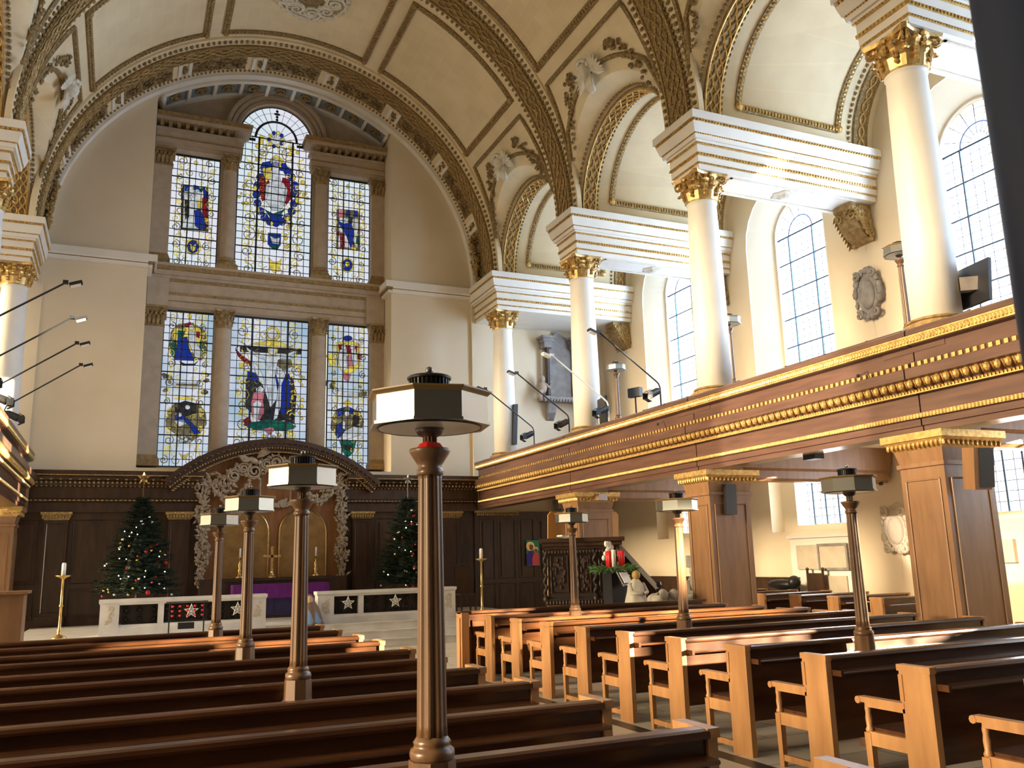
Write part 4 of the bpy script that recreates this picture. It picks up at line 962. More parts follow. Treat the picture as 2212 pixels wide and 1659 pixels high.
b = MB(); Q = [(1.92, .5), (5.92, .5), (5.92, 4.05)]+[(XC+(PR-.3)*cos(t), pc+(PR-.3)*sin(t)) for t in lin(PI/2-pa*.93, PI/2+pa*.93, 20)]+[(1.92, 4.05)]
b.extr(Q, lambda x, z: (x, 25.42, z), lambda x, z: (x, 25.58, z)); b.box(1.92, 5.92, 24.7, 25.42, 0, .5); obj('back_panel', b, M['rwood'], o)
b, g = MB(), MB()
for c in (3.1, 4.72):
    hw = .66; P = rect_arch(c, hw, 1.5, 2.72, 16); b.extr(P, lambda x, z: (x, 25.38, z), lambda x, z: (x, 25.43, z))
    g.tube([(x, 25.37, z) for x, z in P], .022, 5, closed=True)
obj('arched_panel', b, mat('gilded_panel', (.36,.20,.06), .4, .2, col2=(.22,.12,.03), noise=4), o); obj('arched_frame', g, M['brass'], o)
b = MB().box(1.95, 5.85, 24.75, 25.42, .48, 1.5); b.box(2.3, 5.5, 24.7, 25.42, 1.42, 1.5); obj('shelf', b, M['wood'], o)
for x0, x1 in ((-3.3, 1.92), (5.92, 9.95)): b = MB().box(x0, x1, 25.4, 25.6, 0, 3.3); obj('side_panelling', b, M['wood'], o)
def panel_frame(b, x0, x1, z0, z1, y, w=.022): b.tube([(x0, y, z0), (x1, y, z0), (x1, y, z1), (x0, y, z1)], w, 5, closed=True)
for x0, x1 in ((-2.8, -1.95), (-1.15, -.05), (.1, .95), (6.85, 7.9), (8.05, 8.75)):
    b = MB(); panel_frame(b, x0, x1, 1.5, 3.1, 25.39); panel_frame(b, x0, x1, .65, 1.35, 25.39); b.box(x0+.1, x1-.1, 25.36, 25.41, 1.6, 3.0); b.box(x0+.1, x1-.1, 25.36, 25.41, .72, 1.28); obj('raised_panel', b, M['wood'], o)
for x in (-1.55, 1.4, 6.4, 9.15):
    b = MB().box(x-.27, x+.27, 25.28, 25.5, .48, 3.12); b.box(x-.33, x+.33, 25.2, 25.5, .48, .7); b.tube([(x-.2, 25.27, .8), (x+.2, 25.27, .8), (x+.2, 25.27, 3.0), (x-.2, 25.27, 3.0)], .015, 5, closed=True); p = obj('pilaster', b, M['wood'], o)
    g = MB(); g.box(x-.36, x+.36, 25.14, 25.45, 3.24, 3.3); g.frus(x-.28, x+.28, 25.24, 25.45, 3.1, x-.34, x+.34, 25.17, 25.45, 3.24)
    for i in range(9): g.blob((x-.3+.075*i, 25.17, 3.17), .03, .03, .045, 6, 4)
    obj('gilt_cap', g, M['giltc'], p)
# limewood carving: two hanging drops, swags and scrolls with a bird
def drop(x, z0, z1, seed):
    b = MB(); R = random.Random(seed)
    for i in range(210):
        t = R.random(); z = z0+(z1-z0)*t; w = .2*(.35+.65*abs(sin(t*9.5+seed)))*(0.55 if t < .12 else 1)
        b.blob((x+R.uniform(-w, w)+.04*sin(t*5), 25.28-R.uniform(0, .12), z), R.uniform(.025, .06), R.uniform(.025, .06), R.uniform(.03, .07), 6, 4)
    for i in range(150):
        t = R.random(); z = z0+(z1-z0)*t; w = .24*(.35+.65*abs(sin(t*9.5+seed))); a = R.uniform(0, 2*PI)
        b.leaf((x+R.uniform(-w, w)*.7, 25.22-R.uniform(0, .1), z), (cos(a), -.3, sin(a)), (0, -1, 0), R.uniform(.1, .2), .07)
    return b
obj('carved_drop', drop(1.98, 1.35, 4.25, 2), M['lime'], o); obj('carved_drop', drop(5.78, 1.3, 4.25, 5), M['lime'], o)
b = MB(); R = random.Random(31)
for cx, cz, r in ((2.75,4.28,.24),(3.0,4.5,.2),(3.3,4.42,.27),(3.62,4.62,.2),(3.9,4.68,.26),(4.18,4.62,.2),(4.5,4.42,.27),(4.8,4.5,.2),(5.05,4.28,.24)):
    for q in range(2): b.tube([(x, 25.2-.04*q, z) for x, z in spiral(cx, cz, r*(1-.25*q), 1.8, R.uniform(0, 6), 1 if cx < 3.9 else -1, 22)], .028, 5)
    for i in range(8): a = R.uniform(0, 6.3); b.leaf((cx+r*.6*cos(a), 25.18, cz+r*.6*sin(a)), (cos(a), -.3, sin(a)), (0, -1, 0), .16, .08)
obj('scrolls', b, M['lime'], o)
for sg in (-1, 1):
    b = MB()
    for i in range(95):      # swag
        t = R.random(); x = XC+sg*(1.75-1.05*t); z = 4.15-.55*sin(PI*t)+R.uniform(-.1, .1); b.blob((x, 25.24-R.uniform(0, .1), z), R.uniform(.03, .06), .05, R.uniform(.03, .065), 6, 4)
    for i in range(50): t = R.random(); a = R.uniform(0, 6.3); b.leaf((XC+sg*(1.95-.9*t), 25.2, 4.2-.2*t+R.uniform(-.25, .3)), (cos(a), -.4, sin(a)), (0, -1, 0), .2, .09)
    for i in range(12): b.blob((XC+sg*.42, 25.25, 4.2-i*.055), .03, .03, .035, 5, 3)
    obj('swag', b, M['lime'], o); b = MB()
    for i in range(60): t = R.uniform(-1, 1); b.blob((XC+sg*.15+t*.45, 25.25, 3.62-.14*(1-t*t)+R.uniform(-.05, .05)), .045, .04, .04, 5, 3)
    obj('swag', b, M['lime'], o)
b = MB(); b.blob((3.25, 25.1, 4.72), .16, .09, .08, 8, 6, Matrix.Rotation(.5, 3, 'Y')); b.blob((3.42, 25.08, 4.66), .06, .05, .06, 8, 6); b.leaf((3.46, 25.06, 4.64), (1, 0, -.5), (0, -1, 0), .07, .03)
for i in range(6): b.leaf((3.2, 25.05, 4.74), (-1, -.2, .25-.12*i), (0, -1, 0), .42-.03*i, .1); b.leaf((3.34, 25.08, 4.78), (.5+.08*i, -.2, .9-.1*i), (0, -1, 0), .42, .07)
obj('bird', b, M['lime'], o)
# side return panelling on the right
o = thing('wall_panelling', (11, 25.3, 0), 'tall dark oak panelling right of the altar below the gallery end', 'panelling')
b = MB().box(9.95, 13.0, 25.35, 25.58, 0, 3.3); obj('boarding', b, M['wood'], o)
b = MB()
for x0, x1 in ((10.15,10.6),(10.75,11.3),(11.45,11.95),(12.15,12.75)): panel_frame(b, x0, x1, .3, 1.1, 25.34); panel_frame(b, x0, x1, 1.25, 3.05, 25.34); b.box(x0+.07, x1-.07, 25.32, 25.36, 1.32, 2.98)
obj('mouldings', b, M['wood'], o)
g = MB().box(9.95, 11.4, 25.2, 25.4, 3.26, 3.32)
for i in range(22): g.blob((10+.065*i, 25.2, 3.2), .028, .03, .045, 6, 4)
obj('gilt_cap', g, M['giltc'], o)
b = MB().box(13.1, 13.5, 25.6, 25.9, 0, 3.4).box(14.3, 14.75, 25.6, 25.9, 0, 3.4).box(12.95, 14.9, 25.5, 25.9, 3.4, 3.7).box(13.5, 14.3, 25.8, 25.9, 0, 3.4)
tag(obj('stone_door_case', b, M['greystone']), 'grey stone door case in the shade at the end of the right aisle', 'doorway')

# icon painting
q = lambda u, v: at(u, v, Y=25.25)
o = thing('painting', q(1151, 1192), 'small bright painted icon of a haloed mother and child on the dark panelling', 'painting')
def flat(nm, pts, m, y, par, d=.01):
    b = MB(); P = [at(u, v, Y=25.25) for u, v in pts]; b.extr([(p.x, p.z) for p in P], lambda x, z: (x, y, z), lambda x, z: (x, y-d, z)); return obj(nm, b, m, par)
C = lambda n, c, r=.6: M.setdefault(n, mat(n, c, r))
flat('board', [(1137,1167),(1164,1167),(1167,1222),(1139,1222)], C('icon_teal', (.02,.30,.22)), 25.27, o, .03)
flat('halo', ell(1145, 1180, 9, 10), M['brass'], 25.235, o, .005); flat('halo', ell(1157, 1187, 5, 6), M['brass'], 25.235, o, .005)
flat('face', ell(1147, 1182, 4.5, 6), C('icon_face', (.22,.10,.06)), 25.228, o, .004); flat('robe', [(1137,1198),(1143,1190),(1150,1190),(1153,1204),(1152,1221),(1138,1221)], C('icon_blue', (.05,.03,.35)), 25.228, o, .004)
flat('robe', [(1152,1196),(1158,1191),(1163,1196),(1164,1221),(1150,1221),(1149,1208)], C('icon_pink', (.75,.10,.14)), 25.222, o, .004); flat('face', ell(1157, 1189, 3, 4), M['icon_face'], 25.22, o, .004)

# ================================================================== ALTAR, RAILS, CANDLES
o = thing('altar', (3.95, 24.3, .48), 'altar table covered with a deep purple cloth', 'altar')
b = MB().box(2.85, 5.05, 24.0, 24.65, .48, 1.3); obj('table', b, M['wood'], o)
b = MB(); b.box(2.75, 5.15, 23.92, 24.7, 1.3, 1.34)
for i in range(24): x0 = 2.75+.1*i; d = .012*(i % 2); b.add([(x0, 23.92-d, 1.34), (x0+.1, 23.92-.012+d, 1.34), (x0+.1, 23.93-.012+d, .98), (x0, 23.93-d, .98)], [(0,1,2,3)])
b.box(2.72, 2.75, 23.93, 24.7, .9, 1.34); b.box(5.15, 5.18, 23.93, 24.7, .9, 1.34); obj('cloth', b, M['purple'], o)
b = MB().box(3.0, 4.9, 23.96, 24.0, .55, 1.0)
for x in (3.15, 3.75, 4.35): panel_frame(b, x, x+.45, .62, .92, 23.95, .012)
obj('frontal', b, C('dark_blue_frontal', (.03,.02,.09)), o)
o = thing('cross', (3.8, 24.75, 1.5), 'small gilt cross standing behind the altar', 'cross'); b = MB().box(3.77, 3.83, 24.85, 24.9, 1.72, 2.3).box(3.6, 4.0, 24.85, 24.9, 2.04, 2.1)
for x, z in ((3.6,2.07),(4.0,2.07),(3.8,2.3)): b.blob((x, 24.87, z), .045, .03, .045)
obj('upright', b, M['gilt'], o); b = MB(); b.lathe((3.8, 24.87, 1.5), [(.13, 0), (.13, .03), (.09, .06), (.05, .12), (.04, .18), (.055, .2), (.03, .24)], 8); obj('foot', b, M['brass'], o)
def altar_candle(x, lab):
    o = thing('candlestick', (x, 24.8, 1.5), lab, 'candlestick'); b = MB(); b.lathe((x, 24.8, 1.5), [(.1, 0), (.11, .03), (.06, .07), (.03, .14), (.055, .2), (.025, .26), (.05, .34), (.02, .42), (.03, .5), (.06, .54), (.07, .56)], 12); obj('stem', b, M['brass'], o, True)
    b = MB(); b.lathe((x, 24.8, 2.06), [(.022, 0), (.022, .22), (.006, .24)], 10); obj('candle', b, M['candle'], o, True)
altar_candle(4.98, 'brass candlestick with white candle, right of the altar cross'); altar_candle(2.95, 'brass candlestick with white candle, left of the altar cross')
def pavement(x, y, zt, z0, lab, cz):
    o = thing('candle_stand', (x, y, z0), lab, 'candle stand'); b = MB(); H = zt-z0
    b.lathe((x, y, z0), [(.14, 0), (.14, .03), (.06, .07), (.035, .12), (.05, .16), (.028, .2), (.026, H*.5), (.045, H*.52), (.026, H*.54), (.024, H-.08), (.05, H-.05), (.13, H-.02), (.15, H)], 14); obj('stem', b, M['brass'], o, True)
    b = MB(); b.lathe((x, y, zt), [(.042, 0), (.042, cz), (.03, cz+.03)], 12); obj('candle', b, M['candle'], o, True)
pavement(-1.03, 20.1, 1.72, .48, 'tall brass floor candlestick with thick white candle, left of the altar rails', .22); pavement(8.05, 20.1, 1.84, .48, 'tall brass floor candlestick with white candle, right of the altar rails', .22)
def rail(x0, x1, y, lab, doors, stars):
    o = thing('altar_rail', ((x0+x1)/2, y, .48), lab, 'altar rail'); zt = 1.2
    b = MB().box(x0-.03, x1+.03, y-.2, y+.2, zt-.06, zt); b.frus(x0, x1, y-.14, y+.14, zt-.12, x0-.03, x1+.03, y-.19, y+.19, zt-.06); obj('top_rail', b, M['marble'], o)
    b = MB().box(x0, x1, y-.16, y+.16, .48, .62); b.frus(x0, x1, y-.16, y+.16, .62, x0, x1, y-.12, y+.12, .68); obj('plinth', b, M['marble'], o)
    for x in (x0, x1-.36):
        b = MB().box(x-.004, x+.364, y-.167, y+.167, .482, 1.1); p = obj('end_post', b, M['marble'], o); b = MB(); R = random.Random(int(x*9))
        for i in range(22): b.blob((x+.18+R.uniform(-.07, .07), y-.17, .92+R.uniform(-.2, .12)), .03, .012, .035, 5, 3)
        obj('carving', b, M['tan'], p)
    xs = [x0+.36]+doors+[x1-.36]
    for i, (a, c) in enumerate(zip(xs, xs[1:])):
        b = MB().box(c-.06, c+.06, y-.13, y+.13, .66, 1.1) if i < len(xs)-2 else None
        if b: obj('marble_divider', b, M['marble'], o)
        b = MB(); b.box(a+.05, c-.05, y-.03, y+.03, .68, .7); b.box(a+.05, c-.05, y-.03, y+.03, 1.06, 1.08); b.box(a+.05, c-.05, y+.0, y+.02, .68, 1.08)
        n = max(1, int((c-a)/.22))
        for k in range(n):
            cx = a+(c-a)*(k+.5)/n
            for zz in (.78, .97): b.tube([(px, y-.04, pz) for px, pz in spiral(cx, zz, .095, 1.6, k, 1 if k % 2 else -1, 14)], .013, 4); b.blob((cx, y-.04, zz), .03)
        obj('bronze_grille', b, M['grille'], o)
    for i, (sx, sz) in enumerate(stars):
        b = MB(); R = random.Random(i)
        P = [(sx+(.15 if k % 2 == 0 else .06)*cos(PI/2+k*PI/5), sz+(.15 if k % 2 == 0 else .06)*sin(PI/2+k*PI/5)) for k in range(10)]
        b.tube([(x, y-.2, z) for x, z in P], .012, 4, closed=True)
        for k in range(10):
            for j in (3, 5): b.tube([(P[k][0], y-.2, P[k][1]), (P[(k+j) % 10][0], y-.21, P[(k+j) % 10][1])], .005, 3)
        tag(obj('star_ornament', b, M['candle']), '%s white openwork star on the %s altar rail' % (('left hand', 'right hand')[i], 'left' if x0 < 2 else 'right'), 'star')
rail(-.32, 3.0, 20.5, 'white marble altar rail with dark bronze grilles, left of the opening', [.85], [(1.45,.9),(2.4,.9)])
rail(4.15, 7.45, 20.5, 'white marble altar rail with dark bronze grilles, right of the opening', [5.15, 6.65], [(4.83,.92),(5.95,.92)])
# votive stand
o = thing('votive_stand', (1.27, 19.0, .18), 'black iron votive stand with rows of small red glass lights', 'candle rack'); b = MB()
for x in (.95, 1.6): b.box(x-.012, x+.012, 18.98, 19.02, .18, 1.15); b.box(x-.012, x+.012, 18.85, 19.15, .16, .18)
for z in (1.14, .78): b.box(.88, 1.67, 18.99, 19.01, z-.01, z+.01)
b.box(1.12, 1.42, 18.95, 19.1, .62, .74); obj('frame', b, M['black'], o)
for r_ in range(3):
    for k in range(5):
        b = MB(); x = 1.0+.14*k; b.lathe((x, 18.95, .86+.09*r_), [(.018, 0), (.028, .035)], 8); obj('light_cup', b, M['red'], o)
# draped little figure between the rails
o = thing('kneeling_figure', (3.85, 20.1, .5), 'small kneeling crib figure with brown hood and blue robe between the altar rails', 'figurine')
b = MB(); b.lathe((3.9, 20.1, .5), [(.3, 0), (.3, .08), (.22, .25), (.13, .4), (.08, .48)], 14, lob=lambda a: 1+.06*cos(7*a)); obj('robe', b, C('blue_robe', (.18,.30,.50)), o, True)
b = MB(); b.blob((3.9, 20.08, 1.02), .09, .1, .11, 10, 7); obj('head', b, C('figure_skin', (.55,.36,.24)), o, True)
b = MB(); b.lathe((3.9, 20.14, .5), [(.34, .0), (.3, .12), (.22, .36), (.14, .5), (.12, .58), (.05, .66)], 14, lob=lambda a: 1+.05*cos(9*a)); obj('hood', b, C('brown_cloth', (.20,.12,.07)), o, True)
# lectern-like box and chairs
o = thing('side_desk', (-1.6, 14, 0), 'plain light oak desk front at the lower left edge', 'desk'); b = MB().box(-2.1, -1.17, 13.8, 14.3, 0, 1.5); obj('body', b, M['pier'], o); b = MB().box(-2.14, -1.12, 13.75, 14.35, 1.5, 1.54); obj('top', b, M['pier'], o)
def chair(x, y, z, lab, rz=0):
    o = thing('chair', (x, y, z), lab, 'chair'); b = MB().box(x-.23, x+.23, y-.22, y+.22, z+.42, z+.47); obj('seat', b, M['wood'], o)
    b = MB().box(x-.23, x+.23, y+.2, y+.25, z+.5, z+1.15); b.tube([(x-.23+.46*t, y+.22, z+1.15+.08*sin(PI*t)) for t in lin(0, 1, 8)], .03, 6); obj('backrest', b, M['wood'], o)
    for i in (-1, 1):
        for j in (-1, 1): b = MB().box(x+i*.2-.02, x+i*.2+.02, y+j*.19-.02, y+j*.19+.02, z, z+.42); obj('leg', b, M['wood'], o)
chair(8.55, 22.5, .48, 'dark high-backed chair right of the altar rail in the shade')
# carved pulpit
o = thing('pulpit', (8.95, 16.6, 0), 'dark carved oak pulpit with twisted corner posts and a sloping stair rail', 'pulpit')
b = MB().box(8.0, 9.9, 15.95, 17.3, 2.12, 2.2).box(8.06, 9.84, 16.0, 17.25, 2.04, 2.12).box(8.12, 9.78, 16.06, 17.2, 1.98, 2.04); obj('top_moulding', b, M['wood'], o)
b = MB().box(8.18, 9.72, 16.1, 17.15, .95, 1.98); b.box(8.1, 9.8, 16.03, 17.2, .85, .98); b.lathe((8.95, 16.6, 0), [(.4, 0), (.35, .2), (.3, .5), (.55, .85)], 12); obj('body', b, C('black_oak', (.035,.022,.016), .5), o)
for x in (8.12, 8.74, 9.22, 9.78):
    b = MB(); n = 40; b.tube([(x+.025*cos(i*.7), 16.06+.025*sin(i*.7), 1.0+.96*i/n) for i in range(n+1)], .035, 6); b.blob((x, 16.06, .98), .07); obj('twisted_post', b, M['black_oak'], o, True)
b = MB(); R = random.Random(6)
for x0, x1 in ((8.25, 8.62), (8.85, 9.12), (9.32, 9.68)):
    panel_frame(b, x0, x1, 1.1, 1.85, 16.08, .02)
    for i in range(26): b.blob((R.uniform(x0+.05, x1-.05), 16.08, R.uniform(1.15, 1.8)), .03, .02, .05, 5, 3)
for i in range(24): b.blob((8.15+.07*i, 16.04, 1.92), .03, .02, .04, 5, 3); b.blob((8.15+.07*i, 16.02, .91), .03, .03, .05, 5, 3)
obj('carved_panels', b, M['wood'], o)
b = MB(); b.beam((9.8, 16.6, 2.02), (10.62, 16.6, 1.12), .09, .1); obj('stair_rail', b, M['candle'], o)
b = MB(); b.beam((9.8, 16.65, 1.85), (10.62, 16.65, .95), .05, .28)
for i in range(7): b.box(9.78+.12*i, 9.9+.12*i, 16.2, 17.0, 0, 1.35-.18*i)
obj('stair', b, M['wood'], o)
b = MB().box(10.58, 10.7, 16.54, 16.66, 0, 1.12); b.blob((10.64, 16.6, 1.2), .08); obj('newel', b, M['black_oak'], o)
def board(nm, px_, y, m, d=.04):
    P = [at(u, v, Y=y) for u, v in px_]; b = MB(); b.extr([(p.x, p.z) for p in P], lambda x, z: (x, y, z), lambda x, z: (x, y+d, z)); return b
b = board('', [(1184,1362),(1184,1112),(1190,1105),(1330,1105),(1336,1112),(1336,1362)], 20.2, None); tag(obj('sounding_screen', b, C('sunlit_oak_tint', (.62,.32,.10))), 'oak screen coloured as sunlit orange behind the pier and pulpit', 'screen')  # screen oak has the sunlight on it put into its orange colour
o.rotation_euler.z = -.49; o.scale = (.93, .93, 1)
o = thing('open_book', (8.35, 16.2, 2.2), 'open white book lying on the ledge of the pulpit', 'book'); b = MB(); b.obox(Vector((8.28, 16.15, 2.225)), .16, .24, .03, ry=.25); b.obox(Vector((8.43, 16.15, 2.225)), .16, .24, .03, ry=-.25); obj('pages', b, M['candle'], o)
# advent wreath
o = thing('advent_wreath', (8.75, 15.0, 0), 'green fir wreath with red candles on a black pedestal', 'wreath'); wx, wz = 8.78, 1.58
b = MB().box(8.63, 9.02, 14.85, 15.2, 0, 1.5); obj('pedestal', b, M['black'], o)
b = MB(); R = random.Random(8)
for i in range(420):
    a = R.uniform(0, 2*PI); r = R.uniform(.18, .42); p = (wx+r*cos(a), 15+r*sin(a), wz+R.uniform(-.05, .03)); q = a+R.uniform(-.8, .8); b.leaf(p, (cos(q), sin(q), R.uniform(-.9, .5)), (0, 0, 1), R.uniform(.08, .17), .03)
obj('foliage', b, C('wreath_green', (.09,.20,.06)), o)
for i, (dx, dy) in enumerate(((-.16,-.12),(-.07,.1),(.13,-.12),(.2,.08))):
    b = MB(); b.lathe((wx+dx, 15+dy, wz+.02), [(.042, 0), (.042, .3), (.01, .31)], 10); obj('red_candle', b, M['red'], o, True)
b = MB(); b.lathe((wx, 15, wz+.02), [(.045, 0), (.045, .32), (.01, .33)], 10); obj('white_candle', b, M['candle'], o, True)
def arr(nm, u, v, y, lab, cat, fn): p = at(u, v, Y=y); return fn(p)
b = MB(); p = at(1305, 1190, Y=16.0); R = random.Random(2)
for i in range(40): b.blob(p+Vector((R.uniform(-.11, .11), -.15, R.uniform(-.16, .16))), .05, .04, .05, 6, 4)
o = thing('flower_stand', (p.x, p.y-.15, 0), 'bunch of white flowers on a thin black stand before the pulpit corner', 'flowers'); obj('white_flowers', b, M['candle'], o, True); b = MB(); b.tube([(p.x, p.y-.15, 0), (p.x, p.y-.15, p.z)], .02, 6); b.lathe((p.x, p.y-.15, 0), [(.14, 0), (.02, .04)], 10); obj('stand', b, M['black'], o)
# music stand, draped crib figures, sheep
p = at(1350, 1250, Y=14.6); o = thing('reading_stand', (p.x, p.y, 0), 'slanted black reading stand with white sheet beside the wreath', 'stand'); b = MB(); b.tube([(p.x, p.y, 0), (p.x, p.y, p.z-.05)], .02, 6); b.lathe((p.x, p.y, 0), [(.16, 0), (.02, .04)], 10); obj('pole', b, M['black'], o)
b = MB(); b.obox(Vector((p.x, p.y, p.z)), .36, .03, .3, rz=.5, rx=-.5); obj('desk', b, M['black'], o); b = MB(); b.obox(Vector((p.x, p.y-.03, p.z+.02)), .28, .01, .22, rz=.5, rx=-.5); obj('sheet', b, M['candle'], o)
def robed(u, v, y, H, lab, rob, hair, w=.26):
    p = at(u, v, Y=y); z0 = p.z-H; o = thing('crib_figure', (p.x, y, z0), lab, 'statue'); R = random.Random(int(u))
    b = MB(); b.lathe((p.x, y, z0), [(w, 0), (w*1.05, H*.1), (w*.85, H*.35), (w*.62, H*.6), (w*.55, H*.72), (w*.32, H*.8), (w*.2, H*.84)], 22, lob=lambda a: 1+.09*cos(5*a)+.06*cos(11*a+1)); obj('robe', b, rob, o, True)
    b = MB(); b.blob((p.x, y-.02, z0+H*.91), w*.3, w*.32, H*.09, 10, 8); obj('head', b, hair, o, True)
    for sg in (-1, 1): b = MB(); b.tube([(p.x+sg*w*.5, y, z0+H*.74), (p.x+sg*w*.62, y-.1, z0+H*.58), (p.x+sg*.04, y-.26, z0+H*.56)], [w*.2, w*.17, w*.1], 8); obj('arm', b, rob, o, True)
    return o
M['cloth'] = mat('cream_drapery', (.62,.58,.50), .8, col2=(.50,.46,.38), noise=3)
robed(1372, 1232, 14.2, .95, 'cream robed kneeling statue with golden hair beside the pulpit stair', M['cloth'], C('golden_hair', (.45,.30,.08)))
robed(1497, 1222, 14.9, 1.2, 'tall white draped statue between the far lamp and the middle pier', M['cloth'], M['cloth'], .3)
def sheep(u, v, y, lab, g):
    p = at(u, v, Y=y); o = thing('sheep_figure', (p.x, y, p.z-.3), lab, 'figurine', g); b = MB(); b.blob((p.x, y, p.z-.12), .16, .28, .15, 10, 7); obj('body', b, M['cloth'], o, True)
    b = MB(); b.blob((p.x, y-.22, p.z), .09, .11, .11, 9, 6); obj('head', b, M['cloth'], o, True)
    for sg in (-1, 1): b = MB(); b.blob((p.x+sg*.1, y-.2, p.z+.02), .05, .03, .03, 6, 4); obj('ear', b, M['cloth'], o)
    for i in (-1, 1):
        for j in (-1, 1): b = MB(); b.tube([(p.x+i*.08, y+j*.16, p.z-.15), (p.x+i*.08, y+j*.16, p.z-.38)], .025, 6); obj('leg', b, M['cloth'], o)
for u, lab in ((1418, 'white sheep figure, leftmost of three right of the pulpit stair'), (1441, 'white sheep figure, middle one of three right of the pulpit stair'), (1458, 'white sheep figure, rightmost of three, beside the far lamp')): sheep(u, 1284, 14.6, lab, 'white sheep figures of the crib')
b = MB(); p = at(1430, 1310, Y=14.8); b.box(p.x-.45, p.x+1.0, 14.2, 15.3, 0, at(1430, 1303, Y=14.6).z); tag(obj('crib_platform', b, M['wood']), 'low dark platform carrying the sheep and robed crib figures', 'platform')

# ================================================================== CHRISTMAS TREES
def fir(x, y, z0, z1, rad, lab, seed):
    o = thing('christmas_tree', (x, y, .48), lab, 'tree'); R = random.Random(seed)
    b = MB(); b.lathe((x, y, .48), [(.22, 0), (.22, .4), (.06, .45), (.05, z0-.3), (.02, z1-.5)], 10); obj('trunk', b, M['wood'], o)
    b = MB(); n = 620; tips = []
    for i in range(n):
        t = (i/n)**1.2; t = min(1, max(0, t+R.uniform(-.03, .03))); z = z0+(z1-z0)*t; L = rad*(1-t)**.8*R.choice((1, 1, .9, .75))*R.uniform(.82, 1.1)+.06; a = i*2.399+R.uniform(-.3, .3)
        d = Vector((cos(a), sin(a), R.uniform(-.22, .12)+.3*t)); p0 = Vector((x, y, z)); m = max(4, int(L/.05))
        for k in range(m):
            f = .3+.7*k/m; q = p0+d*L*f+Vector((0, 0, .06*L*(f*f)))
            for s_ in (-1, 1):
                e = Vector((-d.y*s_, d.x*s_, R.uniform(-.5, .3)))*R.uniform(.5, 1)+d*.8; b.leaf(q, e, (0, 0, 1), R.uniform(.07, .15)*(1.2-.5*k/m), .028)
        b.leaf(p0+d*L*.9, d, (0, 0, 1), .12, .04); tips.append((p0+d*L*.98, t))
    b.lathe((x, y, z0), [(rad*.3, -.05), (rad*.42, .05), (rad*.26, (z1-z0)*.35), (rad*.1, (z1-z0)*.65), (.01, (z1-z0)*.8)], 14, lob=lambda a: 1+.12*cos(5*a))
    obj('foliage', b, M['fir'], o)
    b = MB(); b.tube([(x, y, z1-.15), (x, y, z1+.48)], .012, 5)
    for k in range(5): a = PI/2+2*PI*k/5; b.leaf((x, y-.01, z1+.5), (cos(a), 0, sin(a)), (0, -1, 0), .15, .07)
    obj('star', b, M['brass'] if seed == 1 else M['steel'], o)
    return tips
glassb = [mat('silver_bauble', (.85,.85,.82), .12, .9), mat('gold_bauble', (.80,.62,.15), .15, .9), mat('red_bauble', (.45,.01,.01), .2), mat('tree_light', (.9,.85,.7), .3, emis=((1,.85,.6), 3))]
protos = []
for k, m_ in enumerate(glassb):
    b = MB(); b.blob((0, 0, 0), .027 if k < 3 else .015, n=10, m=7); ob = obj('bauble', b, m_, None, True); protos.append(ob)
used = [0]*4
def baubles(tips, where, seed, cnt, cond, tx):
    R = random.Random(seed); nm = ['silver bauble', 'gold bauble', 'red bauble', 'tiny lit bulb']; c = [q for q in tips if cond(q[0])]; R.shuffle(c)
    for p, t in c[:cnt]:
        k = R.choice((0, 0, 1, 2, 2, 3, 3)); o = protos[k] if not used[k] else protos[k].copy()
        if used[k]: COL.objects.link(o)
        used[k] = 1; o.location = p+Vector((0, -.02, -.05)); s_ = R.uniform(.8, 1.25)*(1.7 if k == 2 and R.random() < .25 else 1); o.scale = (s_,)*3
        tag(o, '%s %s on the %s side of %s Christmas tree' % (nm[k], 'high' if t > .62 else 'halfway up' if t > .3 else 'low', 'left' if p.x < tx else 'right', where), 'bauble', 'baubles on %s tree' % where)
t1 = fir(.42, 23.2, 1.3, 3.5, .98, 'dark green Christmas tree with baubles and a straw star, left of the altar', 1)
baubles(t1, 'the left', 5, 56, lambda p: p.y < 22.95, .42)
t2 = fir(7.15, 23.2, 1.3, 3.55, .98, 'dark green Christmas tree with baubles and a silver star, right of the altar', 2)
baubles(t2, 'the right', 6, 40, lambda p: p.y < 22.95 and p.x < 7.45, 7.15)

